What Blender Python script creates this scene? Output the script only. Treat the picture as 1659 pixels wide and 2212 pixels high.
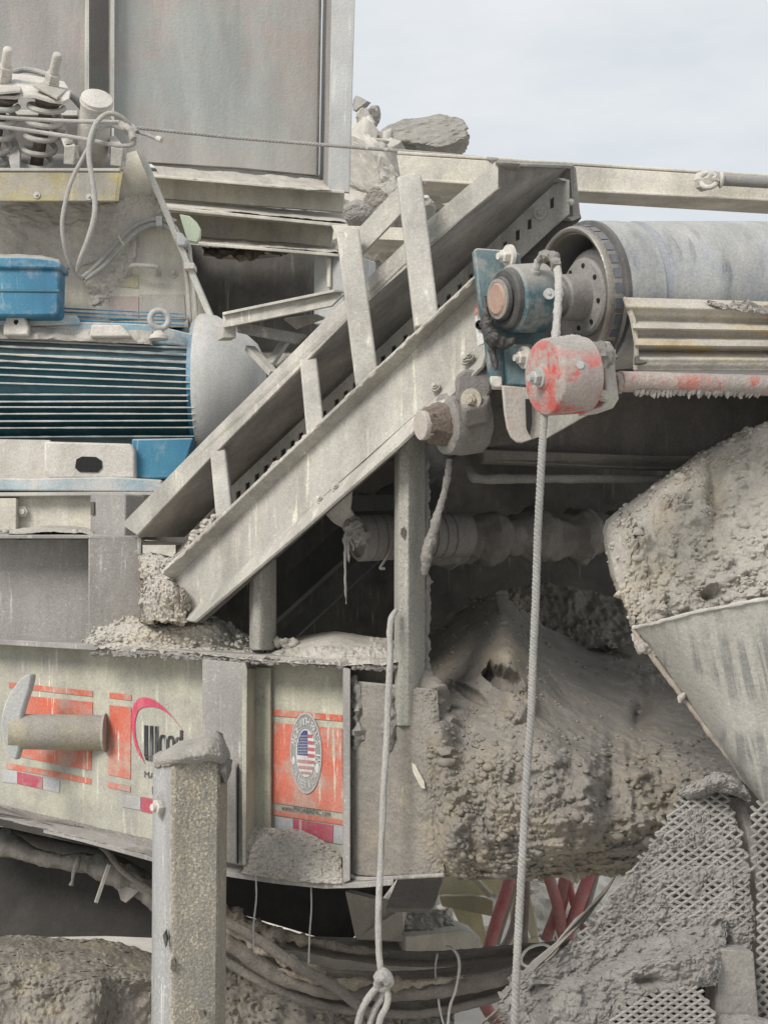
import bpy, bmesh, math, random
from mathutils import Vector, noise, Matrix
R = math.radians
sc = bpy.context.scene
for o in list(bpy.data.objects): bpy.data.objects.remove(o)
# ---------------------------------------------------------------- camera
F = 3000.0; UC = 829.5; HZ = 1300.0; CZ = 1.9       # focal length in photo units, horizon row, eye height
cam = bpy.data.objects.new('camera', bpy.data.cameras.new('camera')); sc.collection.objects.link(cam)
cam.data.sensor_fit = 'VERTICAL'; cam.data.sensor_height = 36; cam.data.lens = F/2212*36
cam.data.shift_y = (HZ-1106)/2212; cam.data.clip_end = 500; cam.data.clip_start = .05
cam.location = (0, 0, CZ); cam.rotation_euler = (R(90), 0, 0)
sc.camera = cam
# ---------------------------------------------------------------- sky
SUN_EL, SUN_AZ = 38, -142        # azimuth measured from +Y clockwise: behind the viewer, to the left
w = bpy.data.worlds.new('World'); sc.world = w; w.use_nodes = True
nt = w.node_tree; nt.nodes.clear()
def N(nt, t, **k):
    n = nt.nodes.new(t)
    for a, b in k.items(): setattr(n, a, b)
    return n
L = nt.links.new
sky = N(nt, 'ShaderNodeTexSky', sky_type='NISHITA', sun_disc=False)
sky.sun_elevation = R(SUN_EL); sky.sun_rotation = R(SUN_AZ); sky.air_density = 1.0; sky.dust_density = 2.0
tc = N(nt, 'ShaderNodeTexCoord'); mp = N(nt, 'ShaderNodeMapping'); mp.inputs['Scale'].default_value = (1, 1, 3.2)
nz = N(nt, 'ShaderNodeTexNoise'); nz.inputs['Scale'].default_value = 3.2; nz.inputs['Detail'].default_value = 7; nz.inputs['Roughness'].default_value = .6
cr = N(nt, 'ShaderNodeValToRGB'); cr.color_ramp.elements[0].position = .40; cr.color_ramp.elements[1].position = .62
cr.color_ramp.elements[0].color = (7.0, 7.4, 7.7, 1); cr.color_ramp.elements[1].color = (8.1, 8.3, 8.45, 1)
mx = N(nt, 'ShaderNodeMix', data_type='RGBA'); mx.inputs[0].default_value = .9
bg = N(nt, 'ShaderNodeBackground'); bg.inputs['Strength'].default_value = .072; wo = N(nt, 'ShaderNodeOutputWorld')
L(tc.outputs['Generated'], mp.inputs[0]); L(mp.outputs[0], nz.inputs['Vector']); L(nz.outputs[0], cr.inputs[0])
L(sky.outputs[0], mx.inputs[6]); L(cr.outputs[0], mx.inputs[7]); L(mx.outputs[2], bg.inputs[0]); L(bg.outputs[0], wo.inputs[0])
# ---------------------------------------------------------------- sun and exposure
sun = bpy.data.objects.new('sun', bpy.data.lights.new('sun', 'SUN')); sc.collection.objects.link(sun)
sun.data.energy = 2.1; sun.data.angle = R(22); sun.data.color = (1, .95, .88)
az = R(SUN_AZ); el = R(SUN_EL)
sd = Vector((math.sin(az)*math.cos(el), math.cos(az)*math.cos(el), math.sin(el)))
sun.rotation_euler = sd.to_track_quat('Z', 'Y').to_euler(); sun.location = sd*30
sc.view_settings.view_transform = 'Standard'; sc.view_settings.look = 'None'
sc.view_settings.exposure = 0.6; sc.view_settings.gamma = 1
sc.render.resolution_x = 767; sc.render.resolution_y = 1024

# ================================================================ materials
def mat(name, base, base2=None, dust=.4, dustcol=(.43,.40,.36), up=.6, streak=.25, streakcol=(.62,.60,.50), rough=.85,
        bump=.25, bscale=70, speck=.18, metal=0, vscale=(55,55,4), bands=None, nscale=4, fleck=None, bmask=None, upr=(.15,.75), vrot=None, stain=.18, sth=(.58,.66), dr=None):
    m = bpy.data.materials.new(name); m.use_nodes = True; t = m.node_tree; t.nodes.clear(); l = t.links.new
    out = N(t, 'ShaderNodeOutputMaterial'); b = N(t, 'ShaderNodeBsdfPrincipled'); l(b.outputs[0], out.inputs[0])
    b.inputs['Roughness'].default_value = rough; b.inputs['Metallic'].default_value = metal
    g = N(t, 'ShaderNodeNewGeometry')
    def noi(scale, detail=8, rgh=.6, vec=None):
        n = N(t, 'ShaderNodeTexNoise'); n.inputs['Scale'].default_value = scale; n.inputs['Detail'].default_value = detail
        n.inputs['Roughness'].default_value = rgh; l(vec or g.outputs['Position'], n.inputs['Vector']); return n.outputs[0]
    def rng(s, a, b_, c=0., d=1.):
        n = N(t, 'ShaderNodeMapRange'); l(s, n.inputs[0])
        for i, v in enumerate((a, b_, c, d)): n.inputs[i+1].default_value = v
        return n.outputs[0]
    def mth(op, a, b_=None, c=None):
        n = N(t, 'ShaderNodeMath', operation=op)
        for i, v in enumerate((a, b_, c)):
            if v is None: continue
            if isinstance(v, (int, float)): n.inputs[i].default_value = v
            else: l(v, n.inputs[i])
        return n.outputs[0]
    def mixc(f, a, b_):
        n = N(t, 'ShaderNodeMix', data_type='RGBA')
        if isinstance(f, float): n.inputs[0].default_value = f
        else: l(f, n.inputs[0])
        for s, v in ((6, a), (7, b_)):
            if isinstance(v, tuple): n.inputs[s].default_value = (*v, 1)
            else: l(v, n.inputs[s])
        return n.outputs[2]
    base2 = base2 or tuple(c*.72 for c in base)
    col = mixc(rng(noi(nscale, 9, .62), .38, .62), base, base2)
    if bands:                      # alternative tone in patches of its own (rust, paint, tan mud)
        bc, bs, lo, hi = bands
        col = mixc(rng(noi(bs, 10, .7), lo, hi), col, bc)
    if streak:
        mpn = N(t, 'ShaderNodeMapping'); mpn.inputs['Scale'].default_value = vscale; l(g.outputs['Position'], mpn.inputs[0])
        if vrot:
            mr = N(t, 'ShaderNodeMapping'); mr.inputs['Rotation'].default_value = tuple(R(x) for x in vrot); l(g.outputs['Position'], mr.inputs[0]); l(mr.outputs[0], mpn.inputs[0])
        s1 = rng(noi(1, 5, .6, mpn.outputs[0]), *sth); s2 = rng(noi(5, 4, .5), .42, .6)
        col = mixc(mth('MULTIPLY', mth('MULTIPLY', s1, s2), streak*2), col, streakcol)
    if fleck:
        fc, fs_, lo = fleck
        col = mixc(mth('MULTIPLY', rng(noi(fs_, 4, .75), lo, lo+.05), rng(noi(4, 5, .6), .38, .58)), col, fc)
    sx = N(t, 'ShaderNodeSeparateXYZ'); l(g.outputs['Normal'], sx.inputs[0])
    upf = rng(sx.outputs[2], *upr)
    dn = rng(noi(9, 10, .7), *(dr or (.5-dust*.42, .72-dust*.3)))
    dm = mth('MAXIMUM', mth('MULTIPLY', dn, min(1., dust*1.5)), mth('MULTIPLY', upf, up))
    dcol = mixc(rng(noi(14, 8, .7), .35, .65), dustcol, tuple(c*.82 for c in dustcol))
    col = mixc(dm, col, dcol)
    sp = rng(noi(170, 3, .7), .3, .7, 1-speck, 1+speck)
    if stain:
        ms = N(t, 'ShaderNodeMapping'); ms.inputs['Scale'].default_value = (7, 7, 1.6); l(g.outputs['Position'], ms.inputs[0])
        sp = mth('MULTIPLY', sp, rng(noi(1, 7, .65, ms.outputs[0]), .33, .67, 1-stain, 1+stain*.6))
    hs = N(t, 'ShaderNodeMix', data_type='RGBA', blend_type='MULTIPLY'); hs.inputs[0].default_value = 1
    l(col, hs.inputs[6]); l(sp, hs.inputs[7]); l(hs.outputs[2], b.inputs['Base Color'])
    bp = N(t, 'ShaderNodeBump'); bp.inputs['Strength'].default_value = bump; bp.inputs['Distance'].default_value = .012
    h = mth('ADD', noi(bscale, 9, .65), mth('MULTIPLY', dm, .5))
    if bmask: h = mth('MULTIPLY', h, rng(noi(bmask, 4, .6), .4, .62, .15, 1))
    l(h, bp.inputs['Height']); l(bp.outputs[0], b.inputs['Normal'])
    return m
DU = (.49,.455,.415)
M = {}
def mk(k, *a, **kw): M[k] = mat(k, *a, **kw)
mk('dusty_steel', (.33,.315,.285), (.28,.265,.245), stain=.3, dust=.45, streak=.35, dustcol=DU)
mk('dusty_cream', (.66,.62,.51), (.55,.52,.45), dust=.5, streak=.3, streakcol=(.70,.67,.55), dustcol=(.58,.54,.49), bands=((.40,.33,.26),7,.66,.76), stain=.25, dr=(.45,.58))
mk('web_cream', (0.468,0.459,0.365), (0.357,0.348,0.306), fleck=((.30,.28,.25),60,.62), dust=.36, streak=.45, streakcol=(.72,.70,.58), dustcol=(.33,.31,.28), up=.8, dr=(.49,.62))
mk('rail_cream', (.47,.455,.40), (.38,.365,.335), fleck=((.60,.58,.49),80,.62), bands=((.31,.255,.20),9,.66,.75), stain=.3, dust=.42, streak=.45, streakcol=(.70,.67,.55), dustcol=(.40,.375,.345), dr=(.46,.60))
mk('grey_steel', (0.267,0.254,0.241), (0.318,0.305,0.288), fleck=((.58,.56,.49),95,.60), dust=.4, streak=.5, streakcol=(.52,.52,.48), dustcol=(0.344,0.327,0.310), dr=(.46,.6))
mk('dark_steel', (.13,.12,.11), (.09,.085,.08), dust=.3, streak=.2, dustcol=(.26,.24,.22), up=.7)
mk('wall_mauve', (0.389,0.346,0.329), (0.335,0.313,0.302), dust=.2, streak=.15, streakcol=(.33,.38,.36), up=.5, nscale=2, bands=((.32,.34,.31),3,.48,.6), speck=.12)
mk('wall_green', (0.346,0.362,0.346), (0.367,0.340,0.313), dust=.15, streak=.2, streakcol=(.40,.42,.40), up=.5, nscale=1.6, bands=((.40,.33,.30),2.2,.52,.66), speck=.1)
mk('edge_pale', (.58,.57,.52), dust=.2, streak=.1, bump=.1)
mk('galv', (0.450,0.459,0.450), (0.378,0.387,0.387), dust=.25, streak=.3, streakcol=(.64,.65,.64), rough=.6)
mk('blue_paint', (0.021,0.145,0.255), (0.043,0.204,0.315), dust=.2, streak=.25, streakcol=(.35,.50,.58), dustcol=(0.468,0.476,0.468), up=.85, rough=.5, bump=.08, dr=(.52,.62))
mk('blue_fin', (.03,.13,.17), (.045,.17,.20), dust=.12, streak=0, dustcol=(.42,.46,.46), up=.9, rough=.5, bump=.1)
mk('blue_dusty', (.16,.33,.42), (.48,.50,.50), dust=.55, streak=.2, streakcol=(.30,.48,.58), dustcol=(.55,.53,.50), up=1, dr=(.47,.57))
mk('cowl', (.50,.51,.505), (.46,.465,.455), dust=.25, streak=.1, dustcol=(.52,.50,.47), up=.9, bump=.08)
mk('pale_dust_iron', (.56,.535,.49), (.44,.42,.385), dust=.55, streak=.12, dustcol=(.60,.565,.515), bump=.35)
mk('yellow_tray', (.46,.39,.19), (.29,.27,.225), dust=.5, streak=.3, nscale=7, dustcol=(.40,.38,.35), streakcol=(.6,.52,.3), dr=(.44,.56))
mk('rope', (.46,.45,.42), (.38,.37,.35), dust=.4, streak=0, dustcol=(.44,.42,.39), bump=.5, bscale=180)
mk('teal_paint', (.035,.095,.12), (.06,.13,.15), upr=(-.1,.45), dust=.4, streak=.35, streakcol=(.16,.25,.26), dustcol=(.36,.34,.31), up=.95, rough=.5, dr=(.50,.60))
mk('shaft_rust', (.36,.22,.17), (.42,.33,.27), dust=.2, streak=.1, up=.3, rough=.6)
mk('rubber', (.045,.045,.045), (.08,.078,.075), dust=.25, streak=0, dustcol=(.22,.21,.2), rough=.7)
mk('grease', (.03,.028,.027), (.06,.055,.05), dust=.2, streak=0, dustcol=(.15,.14,.13), rough=.35, bump=.6)
mk('red_paint', (.58,.075,.055), (.50,.13,.11), upr=(-.05,.6), nscale=12, dust=.62, streak=.35, streakcol=(.60,.33,.28), dustcol=(.40,.375,.345), up=1, bump=.3, dr=(.44,.53))
mk('drum_steel', (.27,.26,.245), (.21,.20,.19), dust=.35, streak=0, dustcol=(.33,.31,.29), rough=.6)
mk('rim_steel', (.40,.37,.32), (.22,.205,.185), dust=.25, streak=0, rough=.38, metal=.55, dustcol=(.4,.37,.33))
mk('belt', (.30,.315,.33), (.38,.385,.38), dust=.45, streak=.75, streakcol=(.19,.20,.215), dustcol=(.43,.42,.39), vscale=(30,5,5), vrot=(0,0,-30), nscale=9, bump=.2, up=.5, sth=(.48,.60), dr=(.44,.62))
mk('lag_navy', (.06,.07,.10), (.10,.11,.14), dust=.2, streak=0, bump=.1, up=.3)
mk('post_face', (0.352,0.356,0.361), (0.308,0.308,0.308), fleck=((.62,.61,.58),90,.56), dust=.3, streak=.7, streakcol=(.60,.60,.58), dustcol=(0.370,0.361,0.343))
mk('belt_blue', (.21,.23,.27), (.28,.29,.32), dust=.15, streak=.4, streakcol=(.16,.17,.2), vscale=(38,3,3), bump=.1, up=.2)
mk('corrugated', (.44,.41,.36), (.46,.43,.35), dust=.4, streak=.8, streakcol=(.58,.42,.13), vscale=(3,3,70), dustcol=(.46,.42,.375), bump=.35, dr=(.44,.54), sth=(.53,.6), bands=((.34,.31,.27),6,.56,.66))
mk('mud0', (.34,.31,.27), (.26,.24,.215), dust=.5, streak=0, dustcol=(.40,.37,.33), up=.8, bump=.9, bscale=45, bands=((.43,.37,.26),5,.5,.62), speck=.22)
mk('mud_tan', (0.242,0.222,0.195), (0.195,0.179,0.160), dust=.4, bmask=5, streak=.3, streakcol=(.44,.38,.27), vscale=(22,22,4), dustcol=(0.242,0.225,0.203), up=.7, bump=.5, bscale=45, bands=((.34,.285,.195),2.2,.48,.62), speck=.2)
mk('mud_grey', (0.238,0.223,0.208), (0.194,0.182,0.168), dust=.5, streak=0, dustcol=(0.277,0.261,0.243), up=.7, bump=.5, bscale=60, speck=.2)
mk('mud_dark', (.10,.092,.082), (.14,.125,.11), dust=.3, streak=.3, streakcol=(.2,.17,.12), dustcol=(.17,.155,.14), up=.8, bump=.9, bscale=45, speck=.25)
mk('mud_pale', (0.446,0.418,0.370), (0.380,0.351,0.314), dust=.5, streak=.1, streakcol=(.58,.54,.44), dustcol=(0.475,0.446,0.399), up=.9, bump=.5, bmask=6, bscale=55, bands=((0.47,.41,.30),3.5,.5,.62))
mk('rock', (.42,.39,.34), (.34,.32,.29), dust=.3, streak=.2, vscale=(8,8,30), streakcol=(.30,.28,.25), dustcol=(.50,.47,.42), up=.6, bump=1, bscale=14)
mk('rock_dark', (.34,.325,.295), (.28,.27,.245), dust=.3, streak=.4, vscale=(6,6,40), streakcol=(.34,.32,.28), dustcol=(.36,.34,.31), up=.5, bump=1, bscale=16)
mk('rubble', (.50,.47,.42), (.42,.40,.36), dust=.4, streak=0, dustcol=(.56,.53,.48), up=.5, bump=1, bscale=14)
mk('ground', (.46,.43,.385), (.40,.375,.335), dust=.4, streak=0, dustcol=(.5,.47,.425), up=.5, bump=.8, bscale=12)
mk('post_tan', (0.331,0.304,0.248), (0.276,0.258,0.225), fleck=((.55,.50,.36),125,.53), dust=.42, streak=.2, streakcol=(.60,.56,.42), dustcol=(0.294,0.276,0.253), bump=.6, bscale=120, speck=.35, bands=((.36,.27,.19),3,.6,.72), dr=(.47,.6))
mk('sheet_grey', (.37,.36,.325), (.43,.42,.38), dust=.25, sth=(.46,.56), streak=.9, streakcol=(.23,.23,.22), vscale=(60,3,2.2), vrot=(0,16,0), dustcol=(.42,.41,.38), bump=.35, bscale=50)
mk('dec_red', (.54,.13,.08), (.50,.20,.15), dust=.4, streak=.9, streakcol=(.62,.50,.40), dustcol=(.42,.39,.34), bump=.05, vscale=(80,80,7), dr=(.50,.60))
mk('dec_pink', (.66,.09,.16), dust=.1, streak=.25, streakcol=(.62,.45,.42), bump=.05)
mk('dec_crimson', (.40,.06,.10), (.42,.13,.15), dust=.35, streak=.8, streakcol=(.50,.36,.35), bump=.05, dr=(.50,.60), dustcol=(.40,.375,.34))
mk('dec_silver', (.47,.48,.50), dust=.3, streak=.4, streakcol=(.58,.59,.60), bump=.05)
mk('dec_black', (.035,.035,.045), dust=.14, streak=.5, streakcol=(.3,.3,.3), bump=.05)
mk('dec_white', (.68,.68,.66), dust=.15, streak=.2, streakcol=(.5,.49,.46), bump=.05)
mk('dec_grey', (.23,.235,.235), (.30,.30,.30), dust=.2, streak=.2, bump=.05)
mk('dec_blue', (.055,.07,.24), dust=.15, streak=.3, streakcol=(.25,.27,.4), bump=.05)
mk('hose', (.15,.135,.12), (.11,.10,.09), dust=.4, streak=0, dustcol=(.27,.245,.215), up=.9, bump=.8, bscale=90)
mk('hose_red', (.42,.10,.10), (.30,.10,.09), dust=.3, streak=.2, streakcol=(.5,.3,.28), dustcol=(.42,.36,.33), up=.7)
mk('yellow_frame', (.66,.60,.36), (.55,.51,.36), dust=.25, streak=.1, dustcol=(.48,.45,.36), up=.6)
mk('mesh_steel', (0.282,0.270,0.253), (0.222,0.214,0.199), dust=.5, streak=0, dustcol=(0.385,0.368,0.342), bump=.6, bscale=160)
mk('pale_green', (.42,.55,.40), (.50,.54,.42), dust=.25, streak=0, bump=.1)
mk('dec_pinkish', (.50,.36,.33), (.48,.42,.37), dust=.5, streak=.3, dustcol=DU, bump=.1)
mk('dec_greenish', (.45,.46,.41), (.48,.44,.38), dust=.5, streak=.3, dustcol=DU, bump=.1)
mk('dec_yellowish', (.55,.50,.30), (.48,.44,.38), dust=.5, streak=.3, dustcol=DU, bump=.1)
mk('post_pale', (0.405,0.396,0.342), (0.342,0.333,0.302), dust=.4, streak=.5, streakcol=(.62,.60,.49), dustcol=(0.360,0.342,0.315), bump=.5, bscale=110, speck=.3, vscale=(60,60,5), dr=(.47,.6))
mk('plate_stained', (.42,.39,.35), (.34,.315,.29), dust=.3, streak=.5, streakcol=(.36,.25,.18), dustcol=DU, bands=((.38,.27,.2),9,.52,.66))
mk('shaft_dusty', (.36,.31,.27), (.42,.40,.37), dust=.4, streak=0, dustcol=DU)
mk('mud_brown', (.17,.13,.10), (.11,.09,.075), dust=.3, streak=0, dustcol=(.30,.26,.22), up=.5, bump=1.2, bscale=60, speck=.3)
mk('red_bright', (.55,.06,.035), (.50,.10,.07), dust=.15, streak=.2, streakcol=(.5,.3,.26), dustcol=(.42,.33,.3), up=.7, bump=.15)
mk('red_dusty', (.40,.365,.33), (.44,.30,.26), dust=.3, streak=0, dustcol=(.40,.37,.335), up=.75, bump=.7, nscale=10, bands=((.56,.10,.06),12,.53,.60), dr=(.40,.52))
mk('pipe_dusty', (.30,.28,.24), (.36,.33,.22), dust=.4, streak=0, dustcol=(.34,.31,.285), up=.7, bump=.4, bands=((.42,.38,.24),8,.52,.62))
mk('edge_worn', (.56,.53,.42), (.40,.38,.33), dust=.4, streak=0, bump=.5, bscale=120)
mk('rust_edge', (.30,.22,.16), (.36,.32,.27), dust=.4, streak=0)
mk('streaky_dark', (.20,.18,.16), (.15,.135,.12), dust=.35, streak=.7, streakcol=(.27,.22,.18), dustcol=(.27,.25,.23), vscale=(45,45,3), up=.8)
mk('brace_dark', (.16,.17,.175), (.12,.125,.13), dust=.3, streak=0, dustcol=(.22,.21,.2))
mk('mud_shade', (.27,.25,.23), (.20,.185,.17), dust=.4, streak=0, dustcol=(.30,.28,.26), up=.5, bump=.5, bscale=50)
mk('mud_dusky', (.27,.25,.225), (.22,.205,.19), dust=.45, streak=.2, streakcol=(.33,.31,.28), dustcol=(.33,.31,.285), up=.7, bump=.5)
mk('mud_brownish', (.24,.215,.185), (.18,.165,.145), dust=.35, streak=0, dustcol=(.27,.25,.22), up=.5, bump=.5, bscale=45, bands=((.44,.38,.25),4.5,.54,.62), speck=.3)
mk('mud_brown2', (.30,.26,.20), (.22,.19,.15), dust=.4, streak=0, dustcol=(.36,.32,.27), up=.6, bump=1, bscale=60, speck=.3)
mk('pale_brown', (.58,.54,.45), (.50,.47,.40), dust=.45, streak=.2, dustcol=(.44,.41,.365), bump=.5)
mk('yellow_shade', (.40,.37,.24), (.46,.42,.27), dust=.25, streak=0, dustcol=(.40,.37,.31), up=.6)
mk('hose_brown', (.26,.21,.18), (.20,.17,.15), dust=.4, streak=0, dustcol=(.36,.32,.29), up=.8, bump=.5)
mk('sleeve', (.20,.185,.165), (.155,.145,.13), dust=.4, streak=0, dustcol=(.23,.215,.195), up=.5, bump=.6, bscale=30)
mk('rope_dark', (.30,.28,.26), (.25,.235,.215), dust=.4, streak=0, dustcol=(.33,.31,.29), bump=.7, bscale=140)
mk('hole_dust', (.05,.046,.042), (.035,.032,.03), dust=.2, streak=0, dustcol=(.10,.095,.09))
mk('mud_mid', (0.334,0.312,0.286), (0.282,0.264,0.242), dust=.5, streak=0, dustcol=(0.370,0.348,0.317), up=.8, bump=.5, bscale=60)
mk('fin_dust', (.42,.46,.47), (.50,.50,.48), dust=.3, streak=0, dustcol=(.56,.55,.52))
mk('belly_shade', (.045,.041,.038), (.03,.028,.026), dust=.3, streak=.2, streakcol=(.09,.08,.07), dustcol=(.085,.078,.07), up=.5)  # steel toned down: the shade under the chassis is put into the colour
mk('dish', (.17,.16,.15), (.13,.125,.12), dust=.3, streak=0, dustcol=(.24,.225,.21))
mk('mud_cream', (.60,.56,.50), (.52,.485,.43), dust=.5, streak=.1, streakcol=(.66,.6,.48), dustcol=(.62,.58,.52), up=.6, bump=.3, bscale=60, bands=((.62,.55,.42),5,.55,.66))
mk('rock_pale', (.54,.51,.46), (.44,.415,.375), dust=.3, streak=.2, vscale=(8,8,30), streakcol=(.34,.32,.29), dustcol=(.58,.55,.5), up=.6, bump=.8, bscale=14)
mk('rope_grey', (.34,.335,.32), (.27,.265,.25), dust=.4, streak=0, dustcol=(.38,.365,.34), bump=.5, bscale=180)
mk('hole', (.012,.012,.012), dust=0, streak=0, up=0, speck=0)
# ================================================================ geometry helpers
def P(u, v, d): return Vector(((u-UC)/F*d, d, CZ+(HZ-v)/F*d))
def PP(p): return P(*p)
random.seed(7)
NV = Vector
def fr(p, f, s=0, o=5): return noise.fractal(NV((p[0]*f+s*7.3, p[1]*f+s*3.1, p[2]*f-s*5.7)), .9, 2.1, o)
class MB:
    soft = False
    def __init__(s): s.v = []; s.f = []
    def add(s, vs, fs):
        n = len(s.v); s.v += [NV(x) for x in vs]; s.f += [tuple(i+n for i in f) for f in fs]; return s
    def prism(s, pts, t=.01, dirv=None):
        """pts: (u,v,d) outline of the face towards the viewer; t: thickness in metres"""
        w_ = [PP(p) if not isinstance(p, Vector) else p for p in pts]
        if dirv is None:
            nrm = NV((0,0,0))
            for i in range(len(w_)): nrm += (w_[i]-w_[0]).cross(w_[(i+1) % len(w_)]-w_[0])
            nrm.normalize()
            c = sum(w_, NV())/len(w_)
            if nrm.dot(c-NV((0,0,CZ))) < 0: nrm = -nrm
            dirv = nrm
        o = NV(dirv)*t; n = len(w_)
        return s.add(w_+[p+o for p in w_], [tuple(range(n)), tuple(range(2*n-1, n-1, -1))]+[(i, (i+1) % n, n+(i+1) % n, n+i) for i in range(n)])
    def sheet(s, pts, off=0):
        return s.add([P(u, v, d-off) for u, v, d in pts], [tuple(range(len(pts)))])
    def bar(s, a, b, w, h, up=(0,0,1), w2=None, h2=None):
        """box beam from a to b (world), w across, h along up"""
        a = PP(a) if not isinstance(a, Vector) else a; b = PP(b) if not isinstance(b, Vector) else b
        ax = (b-a).normalized(); sd_ = ax.cross(NV(up)).normalized(); u_ = sd_.cross(ax).normalized()
        w2 = w if w2 is None else w2; h2 = h if h2 is None else h2
        q = [a+sd_*x*w/2+u_*y*h/2 for x, y in ((-1,-1),(1,-1),(1,1),(-1,1))]+[b+sd_*x*w2/2+u_*y*h2/2 for x, y in ((-1,-1),(1,-1),(1,1),(-1,1))]
        return s.add(q, [(3,2,1,0),(4,5,6,7),(0,1,5,4),(1,2,6,5),(2,3,7,6),(3,0,4,7)])
    def tube(s, pts, r, n=10, sub=4, rough=0, freq=20, seed=0, flat=1):
        """smooth tube along world or (u,v,d) points; r number or list"""
        w_ = [PP(p) if not isinstance(p, Vector) else p for p in pts]
        rr = r if isinstance(r, (list, tuple)) else [r]*len(w_)
        path = []; rad = []
        for i in range(len(w_)-1):
            p0 = w_[max(i-1,0)]; p1 = w_[i]; p2 = w_[i+1]; p3 = w_[min(i+2,len(w_)-1)]
            for k in range(sub):
                t = k/sub
                path.append(.5*((2*p1)+(p2-p0)*t+(2*p0-5*p1+4*p2-p3)*t*t+(3*p1-p0-3*p2+p3)*t**3)); rad.append(rr[i]*(1-t)+rr[i+1]*t)
        path.append(w_[-1]); rad.append(rr[-1])
        vs = []; fs = []; ref = NV((0.13,-1,.21)).normalized(); m = len(path)
        for i, p in enumerate(path):
            tg = (path[min(i+1,m-1)]-path[max(i-1,0)]).normalized()
            if tg.length < .5: tg = NV((0,0,1))
            sd_ = ref-tg*ref.dot(tg)
            if sd_.length < 1e-3: sd_ = tg.orthogonal()
            sd_.normalize(); ref = sd_; up = tg.cross(sd_)
            for k in range(n):
                a = 2*math.pi*k/n; q = sd_*math.cos(a)+up*math.sin(a)
                rk = rad[i]*(1+(rough*fr(p+q*rad[i], freq, seed, 4) if rough else 0))
                x = q*rk; x.z *= flat
                vs.append(p+x)
        for i in range(m-1):
            for k in range(n): fs.append((i*n+k, i*n+(k+1) % n, (i+1)*n+(k+1) % n, (i+1)*n+k))
        fs += [tuple(range(n-1,-1,-1)), tuple(range((m-1)*n, m*n))]
        return s.add(vs, fs)
    def fold(s, front, back, t=.012, dv=None):
        """folded plate: strip of quads between two edges of (u,v,d) points, t thick along dv"""
        a = [PP(p) for p in front]; b = [PP(p) for p in back]; k = len(a); dv = NV(dv or (0,1,0))*t
        v = a+b+[p+dv for p in a]+[p+dv for p in b]
        f = [(i, i+1, k+i+1, k+i) for i in range(k-1)]+[(2*k+i+1, 2*k+i, 3*k+i, 3*k+i+1) for i in range(k-1)]
        f += [(i+1, i, 2*k+i, 2*k+i+1) for i in range(k-1)]+[(k+i, k+i+1, 3*k+i+1, 3*k+i) for i in range(k-1)]
        f += [(0, k, 3*k, 2*k), (2*k-1, k-1, 3*k-1, 4*k-1)]
        return s.add(v, f)
    def lathe(s, o, ax, prof, n=40, rough=0, freq=20, seed=0, ring=False):
        """prof [(t, r)] along axis ax from o; closed solid when it starts and ends at r=0"""
        o = PP(o) if not isinstance(o, Vector) else o
        ax = NV(ax).normalized(); e1 = ax.orthogonal().normalized() if abs(ax.z) > .95 else NV((0,0,1)).cross(ax).normalized(); e2 = ax.cross(e1)
        vs = []; fs = []
        for t, r in prof:
            for k in range(n):
                a = 2*math.pi*k/n; q = e1*math.cos(a)+e2*math.sin(a); p = o+ax*t+q*r
                if rough: p = p+q*rough*fr(p, freq, seed)
                vs.append(p)
        for i in range(len(prof)-1):
            for k in range(n): fs.append((i*n+k, i*n+(k+1) % n, (i+1)*n+(k+1) % n, (i+1)*n+k))
        if ring: fs += [((len(prof)-1)*n+k, (len(prof)-1)*n+(k+1) % n, (k+1) % n, k) for k in range(n)]
        else: fs += [tuple(range(n-1,-1,-1)), tuple(range((len(prof)-1)*n, len(prof)*n))]
        return s.add(vs, fs)
    def cyl(s, a, b, r, n=16, r2=None):
        a = PP(a) if not isinstance(a, Vector) else a; b = PP(b) if not isinstance(b, Vector) else b
        return s.lathe(a, b-a, [(0, r), ((b-a).length, r if r2 is None else r2)], n)
    def blob(s, c, rad, amp=.3, freq=3, seed=0, n=24, ridge=0):
        """lump of rock or mud: noise-displaced ellipsoid, c world, rad (x,y,z)"""
        c = PP(c) if not isinstance(c, Vector) else c; vs = []; fs = []; m = n//2
        for i in range(m+1):
            th = math.pi*i/m
            for k in range(n):
                a = 2*math.pi*k/n; q = NV((math.sin(th)*math.cos(a), math.sin(th)*math.sin(a), math.cos(th)))
                f = 1+amp*noise.fractal(q*freq+NV((seed*3.7, seed, -seed)), .8, 2.2, 5)
                if ridge: f += ridge*(noise.cell(q*freq*.9+NV((seed, 0, 0)))-.5)
                vs.append(c+NV((q.x*rad[0], q.y*rad[1], q.z*rad[2]))*f)
        for i in range(m):
            for k in range(n): fs.append((i*n+k, (i+1)*n+k, (i+1)*n+(k+1) % n, i*n+(k+1) % n))
        return s.add(vs, fs)
    def rock(s, c, rad, seed=0, cuts=14, n=3, rough=.03):
        """angular boulder: sphere cut by random planes"""
        c = PP(c) if not isinstance(c, Vector) else c; rg = random.Random(seed)
        pl = []
        for _ in range(cuts):
            q = NV((rg.gauss(0,1), rg.gauss(0,1), rg.gauss(0,1))).normalized(); pl.append((q, rg.uniform(.42,.84)))
        bm = bmesh.new(); bmesh.ops.create_icosphere(bm, subdivisions=n+1, radius=1)
        vs = []
        for v in bm.verts:
            q = v.co.copy()
            for a, h in pl:
                dd = q.dot(a)
                if dd > h: q -= a*(dd-h)
            q *= 1+rough*fr(q, 3, seed)+rough*.6*fr(q, 11, seed)
            vs.append(c+NV((q.x*rad[0], q.y*rad[1], q.z*rad[2])))
        fs = [tuple(v.index for v in f.verts) for f in bm.faces]; bm.free()
        return s.add(vs, fs)
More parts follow.
